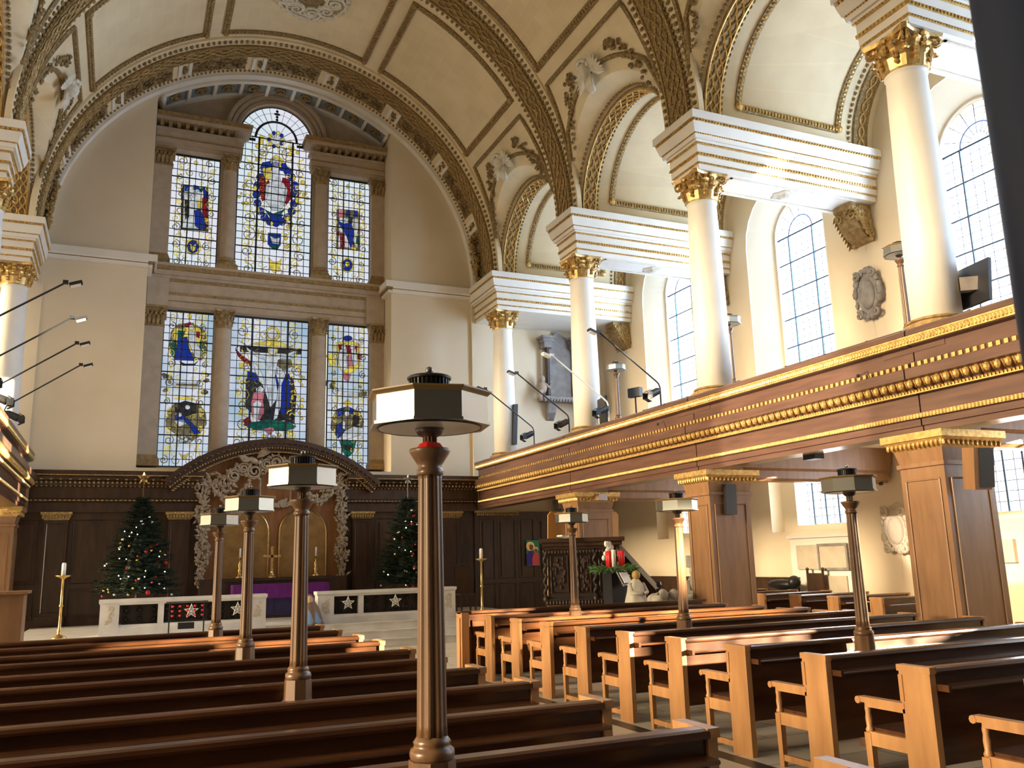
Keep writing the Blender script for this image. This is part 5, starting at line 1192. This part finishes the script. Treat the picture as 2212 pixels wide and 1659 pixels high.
# ================================================================== PEWS
def end_frame(o, X, Yw, hgt, inward):
    """bench end: wide upright board, arm rest, turned arm post, leg, side rail, stretcher"""
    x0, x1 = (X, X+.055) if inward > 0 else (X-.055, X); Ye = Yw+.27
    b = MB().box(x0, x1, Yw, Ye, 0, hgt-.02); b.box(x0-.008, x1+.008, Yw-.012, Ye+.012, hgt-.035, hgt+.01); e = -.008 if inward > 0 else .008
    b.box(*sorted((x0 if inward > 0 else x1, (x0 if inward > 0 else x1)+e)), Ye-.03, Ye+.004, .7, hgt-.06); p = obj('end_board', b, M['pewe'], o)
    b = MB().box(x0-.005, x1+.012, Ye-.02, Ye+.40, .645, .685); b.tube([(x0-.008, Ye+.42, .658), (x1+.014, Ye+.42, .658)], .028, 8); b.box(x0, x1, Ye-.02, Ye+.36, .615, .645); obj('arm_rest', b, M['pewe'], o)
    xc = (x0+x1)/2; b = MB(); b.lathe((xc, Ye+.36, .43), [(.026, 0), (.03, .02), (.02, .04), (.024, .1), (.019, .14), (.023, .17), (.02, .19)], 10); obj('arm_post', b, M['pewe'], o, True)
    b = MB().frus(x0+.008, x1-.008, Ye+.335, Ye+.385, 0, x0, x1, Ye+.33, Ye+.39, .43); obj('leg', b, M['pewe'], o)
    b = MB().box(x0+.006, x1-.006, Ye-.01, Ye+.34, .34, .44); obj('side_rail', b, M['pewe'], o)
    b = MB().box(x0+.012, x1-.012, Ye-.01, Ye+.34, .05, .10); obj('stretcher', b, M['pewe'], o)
def make_pew(x0, x1, Yw, lab, group, hgt=.945, wid_ledge=.09, closed=True):
    o = thing('pew', (x0, Yw, 0), lab, 'pew', group); Ye = Yw+.27
    end_frame(o, x0, Yw, hgt, 1); end_frame(o, x1, Yw, hgt, -1)
    a, c = x0+.05, x1-.05
    b = MB()
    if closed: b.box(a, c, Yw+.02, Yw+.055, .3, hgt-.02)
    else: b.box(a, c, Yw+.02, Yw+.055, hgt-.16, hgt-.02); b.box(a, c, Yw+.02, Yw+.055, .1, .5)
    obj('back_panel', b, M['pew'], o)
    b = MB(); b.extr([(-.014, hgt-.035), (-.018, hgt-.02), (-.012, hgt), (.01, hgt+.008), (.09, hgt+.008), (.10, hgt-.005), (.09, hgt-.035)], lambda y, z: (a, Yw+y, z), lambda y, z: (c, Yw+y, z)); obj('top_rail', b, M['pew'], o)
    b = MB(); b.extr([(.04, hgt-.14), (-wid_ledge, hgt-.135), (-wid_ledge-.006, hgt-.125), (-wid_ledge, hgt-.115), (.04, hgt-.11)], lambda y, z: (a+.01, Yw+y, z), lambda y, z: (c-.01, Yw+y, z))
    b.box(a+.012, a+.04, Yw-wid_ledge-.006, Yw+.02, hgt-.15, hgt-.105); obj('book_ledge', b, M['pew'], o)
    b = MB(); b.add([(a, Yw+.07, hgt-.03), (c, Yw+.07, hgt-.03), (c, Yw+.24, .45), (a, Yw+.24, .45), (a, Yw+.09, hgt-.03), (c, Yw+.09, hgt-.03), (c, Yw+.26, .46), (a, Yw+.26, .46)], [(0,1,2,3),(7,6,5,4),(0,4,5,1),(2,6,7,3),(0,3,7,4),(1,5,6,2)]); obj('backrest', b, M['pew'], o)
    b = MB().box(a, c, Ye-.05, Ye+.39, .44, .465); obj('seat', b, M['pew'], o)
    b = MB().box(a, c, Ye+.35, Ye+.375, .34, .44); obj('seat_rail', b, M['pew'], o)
    b = MB()
    for k in (1, 2): xx = a+(c-a)*k/3; b.box(xx-.03, xx+.03, Yw+.06, Ye+.34, 0, .44) if False else None
    for k in (1, 2):
        xx = a+(c-a)*k/3; b = MB(); b.box(xx-.03, xx+.03, Yw+.06, Ye+.32, 0, .44); obj('support', b, M['pewe'], o)
    return o
def relabel_copy(src, dy, dx, lab): return dup(src, (dx, dy, 0), lab)
ordn = ['front', 'second', 'third', 'fourth', 'fifth', 'sixth', 'seventh', 'eighth', 'ninth', 'tenth', 'eleventh', 'twelfth']
GR = 'pews in the right hand block'
pr0 = make_pew(5.21, 9.62, 12.645, 'oak pew in the right block, front row behind the panelled screen', GR)
notes = {1: ', by the far lamp', 3: ', by the middle lamp', 6: ', by the near lamp', 9: ', nearest the viewer'}
for i in range(1, 10): dup(pr0, (0, -i, 0), 'oak pew in the right block, %s row from the front%s' % (ordn[i], notes.get(i, '')))
GL_ = 'pews in the left hand block'; LY = [12.6, 11.5, 10.4, 9.5, 8.4, 7.5, 6.6, 5.63, 4.65, 3.65, 2.65]
pl0 = make_pew(-1.85, 2.66, LY[0], 'long oak pew in the left block, front row before the altar rail', GL_)
nl = {1: ', sun-touched', 2: ', sun-touched', 10: ', nearest the viewer'}
for i in range(1, 11): dup(pl0, (0, LY[i]-LY[0], 0), 'long oak pew in the left block, %s row from the front%s' % (ordn[i], nl.get(i, '')))
GS = 'short pews in the right aisle'
ps0 = make_pew(12.4, 14.25, 11.9, 'short oak pew in the right aisle, nearest one between the two piers', GS, closed=False)
for i in range(1, 6): dup(ps0, (0, i*1.05, 0), 'short oak pew in the right aisle, %s from the viewer' % ordn[i])
for i in range(2): dup(ps0, (-.2, -3.4-i*1.1, 0), ['short oak pew in the right aisle, beyond the nearest pier at the right edge', 'short oak pew in the right aisle, at the very right edge'][i])
# panelled front screen of the right block
o = thing('panelled_screen', (7.3, 13.4, 0), 'panelled oak screen closing the front of the right pews', 'screen'); b = MB().box(5.02, 9.65, 13.42, 13.47, 0, .96); obj('boarding', b, M['pew'], o)
b = MB().box(4.98, 9.7, 13.36, 13.53, .96, 1.0); obj('top_rail', b, M['pew'], o); b = MB().box(4.98, 5.1, 13.3, 13.55, 0, .98).box(4.96, 4.98, 13.36, 13.5, .08, .9); obj('end_post', b, M['pewe'], o)
for k in range(5): b = MB(); x = 5.2+k*.88; panel_frame(b, x, x+.72, .15, .85, 13.41, .015); obj('panel_moulding', b, M['pew'], o)
# chair and dark reclining thing against the aisle wall
o = thing('tall_chair', (14.8, 16.2, 0), 'dark carved high-backed chair against the right aisle wall', 'chair'); p0, p1 = at(1745, 1238, X=14.9), at(1778, 1238, X=14.9); b = MB().box(14.86, 14.92, min(p0.y, p1.y), max(p0.y, p1.y), .5, p0.z); obj('backrest', b, M['wood'], o)
for y in (p0.y, p1.y): b = MB(); b.tube([(14.89, y, 0), (14.89, y, p0.z+.05)], .03, 6); b.blob((14.89, y, p0.z+.09), .045); obj('post', b, M['wood'], o)
b = MB().box(14.4, 14.9, min(p0.y, p1.y), max(p0.y, p1.y), .44, .5); obj('seat', b, M['wood'], o)
b = MB().box(14.85, 15.1, 16.95, 20.6, .0, 1.17).box(14.82, 15.12, 16.9, 20.65, 1.17, 1.2).box(14.9, 15.12, 20.9, 25.2, 0, 1.2); tag(obj('aisle_wainscot', b, M['wood']), 'dark wooden wainscot bench back along the right aisle wall', 'wainscot')
b = MB(); p = at(1690, 1262, X=14.6); b.blob(p, .18, .5, .12, 10, 6); b.blob(p+Vector((0, -.42, .05)), .16, .14, .16, 10, 6); tag(obj('reclining_bronze', b, M['black'], None, True), 'dark reclining figure lying on the bench behind the aisle pews', 'sculpture')

# ================================================================== LAMP STANDARDS
LD = math.radians(-10)
def lamp(x, y, z, lab, group, red=False):
    o = thing('lamp_standard', (x, y, z), lab, 'lamp', group); q = lambda r, h: (r, h)
    b = MB(); b.lathe((x, y, z), [(.135, 0), (.135, .1), (.115, .13), (.11, .75), (.135, .78), (.135, .815), (.1, .85), (.095, .985)], 8, rot=PI/8); obj('pedestal', b, M['lampwood'], o)
    b = MB(); b.lathe((x, y, z), [(.084, .985), (.09, .995), (.092, 1.01), (.088, 1.026), (.076, 1.032), (.074, 1.045), (.078, 1.052), (.07, 1.064), (.062, 1.075)], 20); obj('torus', b, M['lampwood'], o, True)
    b = MB(); b.lathe((x, y, z), [(.062, 1.07), (.060, 1.12), (.049, 2.11), (.05, 2.14)], 48, lob=lambda a: .80+.24*abs(sin(4*a+.4))**.7); obj('reeded_shaft', b, M['lampwood'], o, True)
    b = MB(); b.lathe((x, y, z), [(.052, 2.13), (.058, 2.135), (.058, 2.155), (.051, 2.16), (.052, 2.175), (.062, 2.19), (.084, 2.225), (.088, 2.235), (.088, 2.245), (.05, 2.25)], 20); obj('collar', b, M['lampwood'], o, True)
    if red: b = MB(); b.lathe((x, y, z), [(.055, 2.245), (.06, 2.25), (.045, 2.27), (.03, 2.275)], 12, lob=lambda a: 1+.1*cos(3*a)); obj('red_tape', b, M['red'], o)
    b = MB(); b.lathe((x, y, z), [(.03, 2.245), (.027, 2.26), (.027, 2.295), (.05, 2.305), (.062, 2.325), (.062, 2.34), (.045, 2.355)], 20); obj('neck', b, C('dark_turned_wood', (.06,.035,.022), .35), o, True)
    b = MB()
    for k in range(12): a = 2*PI*k/12; b.tube([(x+.028*cos(a), y+.028*sin(a), z+2.258), (x+.028*cos(a), y+.028*sin(a), z+2.298)], .004, 5)
    obj('neck_fluting', b, M['lampwood'], o)
    R0 = .246/cos(PI/8); rot = PI/8+LD
    b = MB(); n0 = len(b.v)          # flat lower rim ring round the round diffuser
    for zz in (2.338, 2.35):
        for rr, nn in ((R0*1.01, 8),): b.v += [(x+rr*cos(rot+2*PI*k/8), y+rr*sin(rot+2*PI*k/8), z+zz) for k in range(8)]
    b.f += [tuple(range(7, -1, -1)), tuple(range(8, 16))]+[(k, (k+1) % 8, 8+(k+1) % 8, 8+k) for k in range(8)]
    obj('lower_rim', b, M['steel'], o)
    b = MB(); b.lathe((x, y, z), [(.222, 2.334), (.222, 2.3385)], 40); obj('diffuser', b, M['glassw'], o)
    b = MB(); b.tube([(x+.224*cos(t), y+.224*sin(t), z+2.336) for t in lin(0, 2*PI, 40)[:-1]], .004, 5, closed=True); obj('diffuser_ring', b, M['black'], o)
    for k in range(8):
        a0, a1 = rot+2*PI*k/8, rot+2*PI*(k+1)/8; r = R0*.97; b = MB(); vs = []
        for rr in (r, r-.01):
            for zz in (2.35, 2.468):
                for a in (a0, a1): vs.append((x+rr*cos(a), y+rr*sin(a), z+zz))
        b.add(vs, [(0,1,3,2),(5,4,6,7),(2,3,7,6),(1,0,4,5),(0,2,6,4),(3,1,5,7)]); obj('shade_panel', b, M['steel'], o)
    b = MB(); b.lathe((x, y, z), [(R0*.97, 2.462), (R0*.99, 2.468), (R0*1.045, 2.478), (R0*1.045, 2.484), (R0*.9, 2.486), (.1, 2.49)], 8, rot=rot); obj('upper_rim', b, C('bronze_rim', (.30,.19,.07), .35), o)
    b = MB(); b.lathe((x, y, z), [(.08, 2.485), (.08, 2.55), (.096, 2.552), (.098, 2.56), (.09, 2.566), (.02, 2.572)], 40)
    for k in range(28): a = 2*PI*k/28; b.obox(Vector((x+.084*cos(a), y+.084*sin(a), z+2.525)), .01, .007, .05, rz=a)
    obj('vent_cap', b, M['black'], o)
    b = MB(); b.lathe((x, y, z), [(.006, 2.57), (.006, 2.58)], 8); b.blob((x, y, z+2.594), .018, n=12, m=9); obj('finial', b, M['steel'], o, True)
    return o
GLm = 'octagonal lamp standards among the pews'
lamp(1.2, 3.57, 0, 'large octagonal lamp standard in the centre foreground with a red band under its head', GLm, True)
lamp(1.2, 6.52, 0, 'octagonal lamp standard in the left block, second nearest', GLm); lamp(1.2, 9.42, 0, 'octagonal lamp standard in the left block, third from the viewer', GLm); lamp(1.2, 12.42, 0, 'octagonal lamp standard in the left block, farthest and smallest', GLm)
lamp(6.5, 6.5, 0, 'octagonal lamp standard in the right block, nearest one before the aisle pews', GLm); lamp(6.5, 9.44, 0, 'octagonal lamp standard in the right block, middle one before the panelled pier', GLm); lamp(6.5, 12.35, 0, 'octagonal lamp standard in the right block, farthest one before the pulpit', GLm)
GG = 'octagonal lamp standards on the gallery'
lamp(12, 19.88, 4.42, 'octagonal lamp standard on the gallery between the second and third columns', GG); lamp(12, 15.0, 4.42, 'octagonal lamp standard on the gallery half hidden by the third column', GG); lamp(12, 10.3, 4.42, 'octagonal lamp standard on the gallery beside the nearest column', GG)

# ================================================================== GALLERY FITTINGS
def bench(y0, y1, X, z, lab):
    o = thing('gallery_bench', (X, (y0+y1)/2, 4.4), lab, 'bench', 'wooden benches on the gallery'); b = MB().box(X, X+.04, y0, y1, z-.14, z); b.box(X-.02, X+.06, y0, y1, z-.0, z+.025); b.box(X, X+.04, y0, y1, z-.5, z-.3); obj('backrest', b, M['gal'], o)
    n = max(2, int((y1-y0)/.9))
    for i in range(n+1): b = MB(); y = y0+(y1-y0)*i/n; b.box(X-.03, X+.07, y-.03, y+.03, 4.4, z+.03); obj('post', b, M['gal'], o)
    b = MB().box(X+.06, X+.42, y0, y1, 4.78, 4.82); obj('seat', b, M['gal'], o)
bench(19.8, 22.6, 12.3, 5.42, 'low wooden bench back on the gallery, farthest bay'); bench(14.8, 18.6, 12.0, 5.42, 'wooden bench back on the gallery behind the second column bay'); bench(9.1, 13.3, 12.0, 5.42, 'long wooden bench back on the gallery between the two nearest columns'); bench(3.6, 8.0, 12.0, 5.45, 'wooden bench back on the gallery at the right edge')
def arm_light(s, y, lab, g, white=False):
    X = lambda x: mir(x, s); o = thing('arm_floodlight', (X(10.3), y, 4.8), lab, 'floodlight', g); m = M['candle'] if white else M['black']
    b = MB(); b.tube([(X(10.3), y, 4.8), (X(10.3), y, 5.3), (X(10.27), y, 5.38), (X(10.2), y, 5.44), (X(8.9), y, 6.38)], .017, 6); obj('arm', b, m, o)
    b = MB(); c = Vector((X(8.72), y, 6.40)); b.obox(c, .2, .13, .05, ry=.35*s); b.obox(Vector((X(8.87), y, 6.41)), .08, .06, .06); h = obj('head', b, m, o)
    b = MB(); b.obox(Vector((X(8.72), y, 6.368)), .16, .11, .02, ry=.35*s); obj('lens', b, M['candle'], h)
    b = MB(); b.tube([(X(10.24), y, 5.22), (X(10.02), y-.03, 5.12)], [.075, .085], 12); b.box(*sorted((X(10.3), X(10.18))), y-.03, y+.03, 5.16, 5.28)
    for dz, dy in ((.1, 0), (-.1, 0), (0, .1), (0, -.1)): b.obox(Vector((X(9.96), y-.03+dy, 5.1+dz)), .12, .14 if dz else .01, .01 if dz else .14, ry=(-.5 if dz > 0 else .5)*s if dz else 0)
    obj('spotlight', b, M['black'], o)
for y, lab, wt in ((21.6, 'farthest right', 0), (19.5, 'second farthest right', 0), (17.5, 'white painted third right', 1), (15.3, 'nearest right', 0)): arm_light(1, y, '%s slanting arm floodlight on the gallery front' % lab, 'arm floodlights on the right gallery', wt)
for y, lab in ((21.6, 'lowest and farthest left'), (19.5, 'second lowest left'), (17.5, 'third left, pale headed'), (15.3, 'highest and nearest left')): arm_light(-1, y, '%s slanting arm floodlight on the left gallery front' % lab, 'arm floodlights on the left gallery')
# screens, speakers, stage lamp
def slab(nm, px_, y, m, lab, cat, d=.12):
    P = [at(u, v, Y=y) for u, v in px_]; b = MB(); b.extr([(p.x, p.z) for p in P], lambda x, z: (x, y, z), lambda x, z: (x, y+d, z)); return tag(obj(nm, b, m), lab, cat)
slab('column_speaker', [(1110,873),(1119,873),(1117,960),(1108,960)], 24.0, M['black'], 'slim black column loudspeaker beside the farthest right column', 'loudspeaker')
o = thing('display_screen', (10.9, 18.4, 4.8), 'black flat screen on a stand beside the second right column', 'screen'); b = MB(); c = at(1302, 892, Y=18.3); b.obox(c, .06, .7, .75, rz=-.25); obj('panel', b, M['black'], o); b = MB(); b.tube([(c.x-.1, c.y, 4.5), (c.x-.1, c.y, c.z)], .03, 8); obj('stand', b, M['steel'], o)
o = thing('flat_screen', (11, 7.9, 4.8), 'large dark flat screen on a bracket right of the nearest column', 'screen'); c = at(2098, 618, X=11.0); b = MB(); b.obox(c, .05, .74, .62, rz=-.2, ry=.12); obj('panel', b, M['black'], o)
b = MB(); b.obox(c+Vector((-.08, -.05, 0)), .14, .3, .2, rz=.95); b.obox(c+Vector((-.18, .1, .05)), .2, .06, .06, rz=.4); obj('bracket', b, M['greystone'], o); b = MB(); b.tube([(c.x-.15, c.y+.18, 4.5), (c.x-.15, c.y+.18, c.z)], .035, 8); obj('pole', b, M['steel'], o)
o = thing('stage_light', (12, 17.5, 4.5), 'rectangular black stage light on a pole in front of the far window', 'stage light'); c = at(1372, 848, X=12); b = MB(); b.obox(c, .14, .38, .24, rz=.35); obj('housing', b, M['black'], o); b = MB(); b.tube([(c.x, c.y, 4.4), (c.x, c.y, c.z-.1)], .02, 6); obj('pole', b, M['black'], o)
for s_ in (-1, 1): b = MB(); b.tube([(c.x, c.y, 4.9), (c.x+.1, c.y+.25*s_, 4.4)], .012, 5); obj('leg', b, M['black'], o)
slab('pier_speaker', [(1568,1046),(1590,1046),(1593,1111),(1570,1111)], 13.58, M['black'], 'slim black loudspeaker on the middle oak pier', 'loudspeaker', .1)
o = thing('tilted_speaker', (10.3, 8.2, 3), 'tilted box loudspeaker with a pale wooden side on the nearest pier', 'loudspeaker'); c = at(2110, 1012, Y=8.15); b = MB(); b.obox(c, .26, .22, .56, rz=-.2, rx=.12); obj('cabinet', b, M['pier'], o); b = MB(); b.obox(c+Vector((.03, -.125, 0)), .22, .02, .52, rz=-.2, rx=.12); obj('grille', b, M['black'], o)
for u, v, lab in ((1180*1, 1, ''),) if False else (): pass
# underside spots
for u, v, lab in ((1900, 1033, 'small black spotlight hanging under the oak cross beam'), ):
    c = at(u, v, Y=13.95); o = thing('small_spotlight', c, lab, 'spotlight'); b = MB(); b.tube([c+Vector((0, 0, .02)), c+Vector((-.04, -.06, -.14))], [.04, .05], 8); obj('housing', b, M['black'], o); b = MB(); b.tube([c, Vector((c.x, c.y, 3.24))], .012, 5); obj('stem', b, M['black'], o)
c = at(1757, 985, X=10.6); b = MB(); b.obox(c, .2, .28, .12); b.obox(c+Vector((0, .35, .04)), .2, .4, .04); tag(obj('underside_box', b, M['black']), 'small black box fixed under the right gallery edge', 'box')
c = at(1295, 1075, Y=18.84); b = MB(); b.obox(c, .3, .25, .14, rz=.3); tag(obj('pier_lamp_box', b, M['pier']), 'small wooden box lamp on the pier behind the pulpit', 'box')
# microphones and cables on the gallery front
for u, v, lab in ((1438, 912, 'small black microphone clipped on the right gallery front'), (1880, 806, 'thin black cable looped over the nearest gallery front')):
    c = at(u, v, X=9.9); b = MB(); b.tube([c+Vector((0, 0, -.12)), c+Vector((-.05, .0, .02)), c+Vector((-.1, .12, -.02))], .008, 5); b.blob(c+Vector((-.1, .14, -.02)), .03); tag(obj('microphone', b, M['black']), lab, 'microphone')
slab('ceiling_box', [(1755,428),(1773,428),(1773,442),(1755,442)], 14.6, M['white'], 'small white box under the entablature at the third window', 'box', .1)

# ================================================================== MONUMENTS AND TABLETS
o = thing('wall_monument', (13.35, 25.8, 6.6), 'large grey marble wall monument with side columns and seated cherubs', 'monument'); mY = 25.9
def mp(u, v): p = at(u, v, Y=25.8); return (p.x, p.z)
b = MB(); P = [mp(*q) for q in ((1180,735),(1192,726),(1200,718),(1212,726),(1232,738),(1232,858),(1182,855))]; b.extr(P, lambda x, z: (x, mY-.16, z), lambda x, z: (x, mY, z)); obj('tablet', b, M['greystone'], o)
for u0, u1 in ((1172,1181),(1231,1246)):
    b = MB(); a, c = mp(u0, 745), mp(u1, 745); b.lathe(((a[0]+c[0])/2, mY-.25, 0), [((c[0]-a[0])*.5, 6.95), ((c[0]-a[0])*.45, 9.0)], 14); k = obj('column', b, C('dark_marble', (.06,.035,.028), .4), o)
    b = MB().box(a[0]-.12, c[0]+.12, mY-.42, mY, 9.0, 9.12).box(a[0]-.18, c[0]+.18, mY-.48, mY, 9.12, 9.2).box(a[0]-.08, c[0]+.08, mY-.4, mY, 8.8, 9.0); obj('block', b, M['greystone'], k)
b = MB().box(12.55, 14.35, mY-.45, mY, 6.98, 7.12); 
for i in range(16): b.blob((12.6+.11*i, mY-.45, 6.98), .05, .05, .07, 6, 4)
obj('shelf', b, M['greystone'], o)
for x in (12.95, 14.15): b = MB(); b.extr([(0, 6.98), (-.3, 6.98), (-.22, 6.6), (-.06, 6.4), (0, 6.35)], lambda y, z: (x-.14, mY+y, z), lambda y, z: (x+.14, mY+y, z)); obj('bracket', b, M['greystone'], o)
for x, s_ in ((12.55, 1), (14.4, -1)):
    b = MB(); b.blob((x, mY-.32, 7.7), .12, .12, .13, 10, 7); b.blob((x+.03*s_, mY-.3, 7.42), .16, .14, .22, 10, 7); b.tube([(x, mY-.3, 7.3), (x-.15*s_, mY-.45, 7.2), (x-.1*s_, mY-.42, 6.95)], [.1, .08, .05], 8); b.tube([(x+.1*s_, mY-.35, 7.55), (x+.25*s_, mY-.4, 7.4), (x+.32*s_, mY-.35, 7.55)], [.06, .05, .035], 7); obj('cherub', b, C('cherub_stone', (.42,.33,.26)), o, True)
def cartouche(u, v, X, w, h, m, lab, sc=1):
    c = at(u, v, X=X); o = thing('wall_cartouche', c, lab, 'monument'); b = MB(); n = 28
    f = lambda t: 1+.10*cos(4*t)+.06*cos(7*t+1)
    b.extr([(w*f(2*PI*i/n)*cos(2*PI*i/n), h*f(2*PI*i/n)*sin(2*PI*i/n)) for i in range(n)], lambda y, z: (c.x+.1, c.y+y, c.z+z), lambda y, z: (c.x-.03, c.y+y*.92, c.z+z*.92)); obj('shield', b, m, o)
    b = MB(); b.blob(c+Vector((-.03, 0, -.05*h)), .08, w*.6, h*.6, 14, 8); obj('oval', b, m, o, True)
    b = MB(); R = random.Random(int(u))
    for i in range(46): t = R.uniform(0, 2*PI); b.blob(c+Vector((-.04, w*.95*cos(t), h*.92*sin(t))), .05, R.uniform(.04, .09), R.uniform(.04, .1), 6, 4)
    for sg in (-1, 1):
        for q in (.75, -.8): b.tube([c+Vector((-.08, sg*w*.65+y, h*q+z)) for y, z in spiral(0, 0, w*.3, 1.4, 1, sg, 12)], .035, 6)
    obj('scroll_border', b, m, o, True)
cartouche(1876, 634, 15.05, .36, .58, M['greystone'], 'grey carved stone cartouche on the upper wall between the big windows'); cartouche(1937, 1143, 15.05, .36, .5, M['tan'], 'pale carved cartouche low on the right aisle wall')
def tablet(pts, X, m, lab, d=.05, frame=None):
    P = [at(u, v, X=X) for u, v in pts]; y0, y1 = min(p.y for p in P), max(p.y for p in P); z0, z1 = min(p.z for p in P), max(p.z for p in P); o = thing('wall_tablet', (X, (y0+y1)/2, z0), lab, 'tablet')
    b = MB().box(X-d, 15.15, y0, y1, z0, z1); obj('slab', b, m, o)
    if frame: b = MB().box(X-d-.02, X-d, y0-.05, y1+.05, z1, z1+.06).box(X-d-.02, X-d, y0-.05, y1+.05, z0-.06, z0).box(X-d-.02, X-d, y0-.05, y0, z0, z1).box(X-d-.02, X-d, y1, y1+.05, z0, z1); obj('frame', b, frame, o)
b = MB().box(15.06, 15.15, 15.1, 17.15, .3, 2.12).box(15.0, 15.15, 15.05, 17.2, 2.12, 2.2); tag(obj('memorial_slab', b, M['white']), 'white stone panel below the aisle window holding three tablets', 'wall panel')
tablet([(1725,1178),(1765,1178),(1765,1230),(1725,1230)], 15.04, M['tan'], 'plain upright tan tablet under the aisle window, left', .02); tablet([(1775,1180),(1828,1180),(1828,1226),(1775,1226)], 15.04, M['tan'], 'tan tablet in a dark frame under the aisle window, right', .03, M['greystone']); tablet([(1790,1244),(1830,1244),(1830,1290),(1790,1290)], 15.04, M['tan'], 'tan tablet under the dark framed one', .02)
tablet([(2160,1165),(2190,1165),(2190,1215),(2160,1215)], 15.1, M['tan'], 'small tan tablet on the aisle wall at the right edge', .04)
tablet([(1485,1200),(1498,1200),(1498,1226),(1485,1226)], 15.1, M['greystone'], 'small grey tablet between the far lamp and the middle pier', .04)
c = at(1405, 1135, Y=25.4)
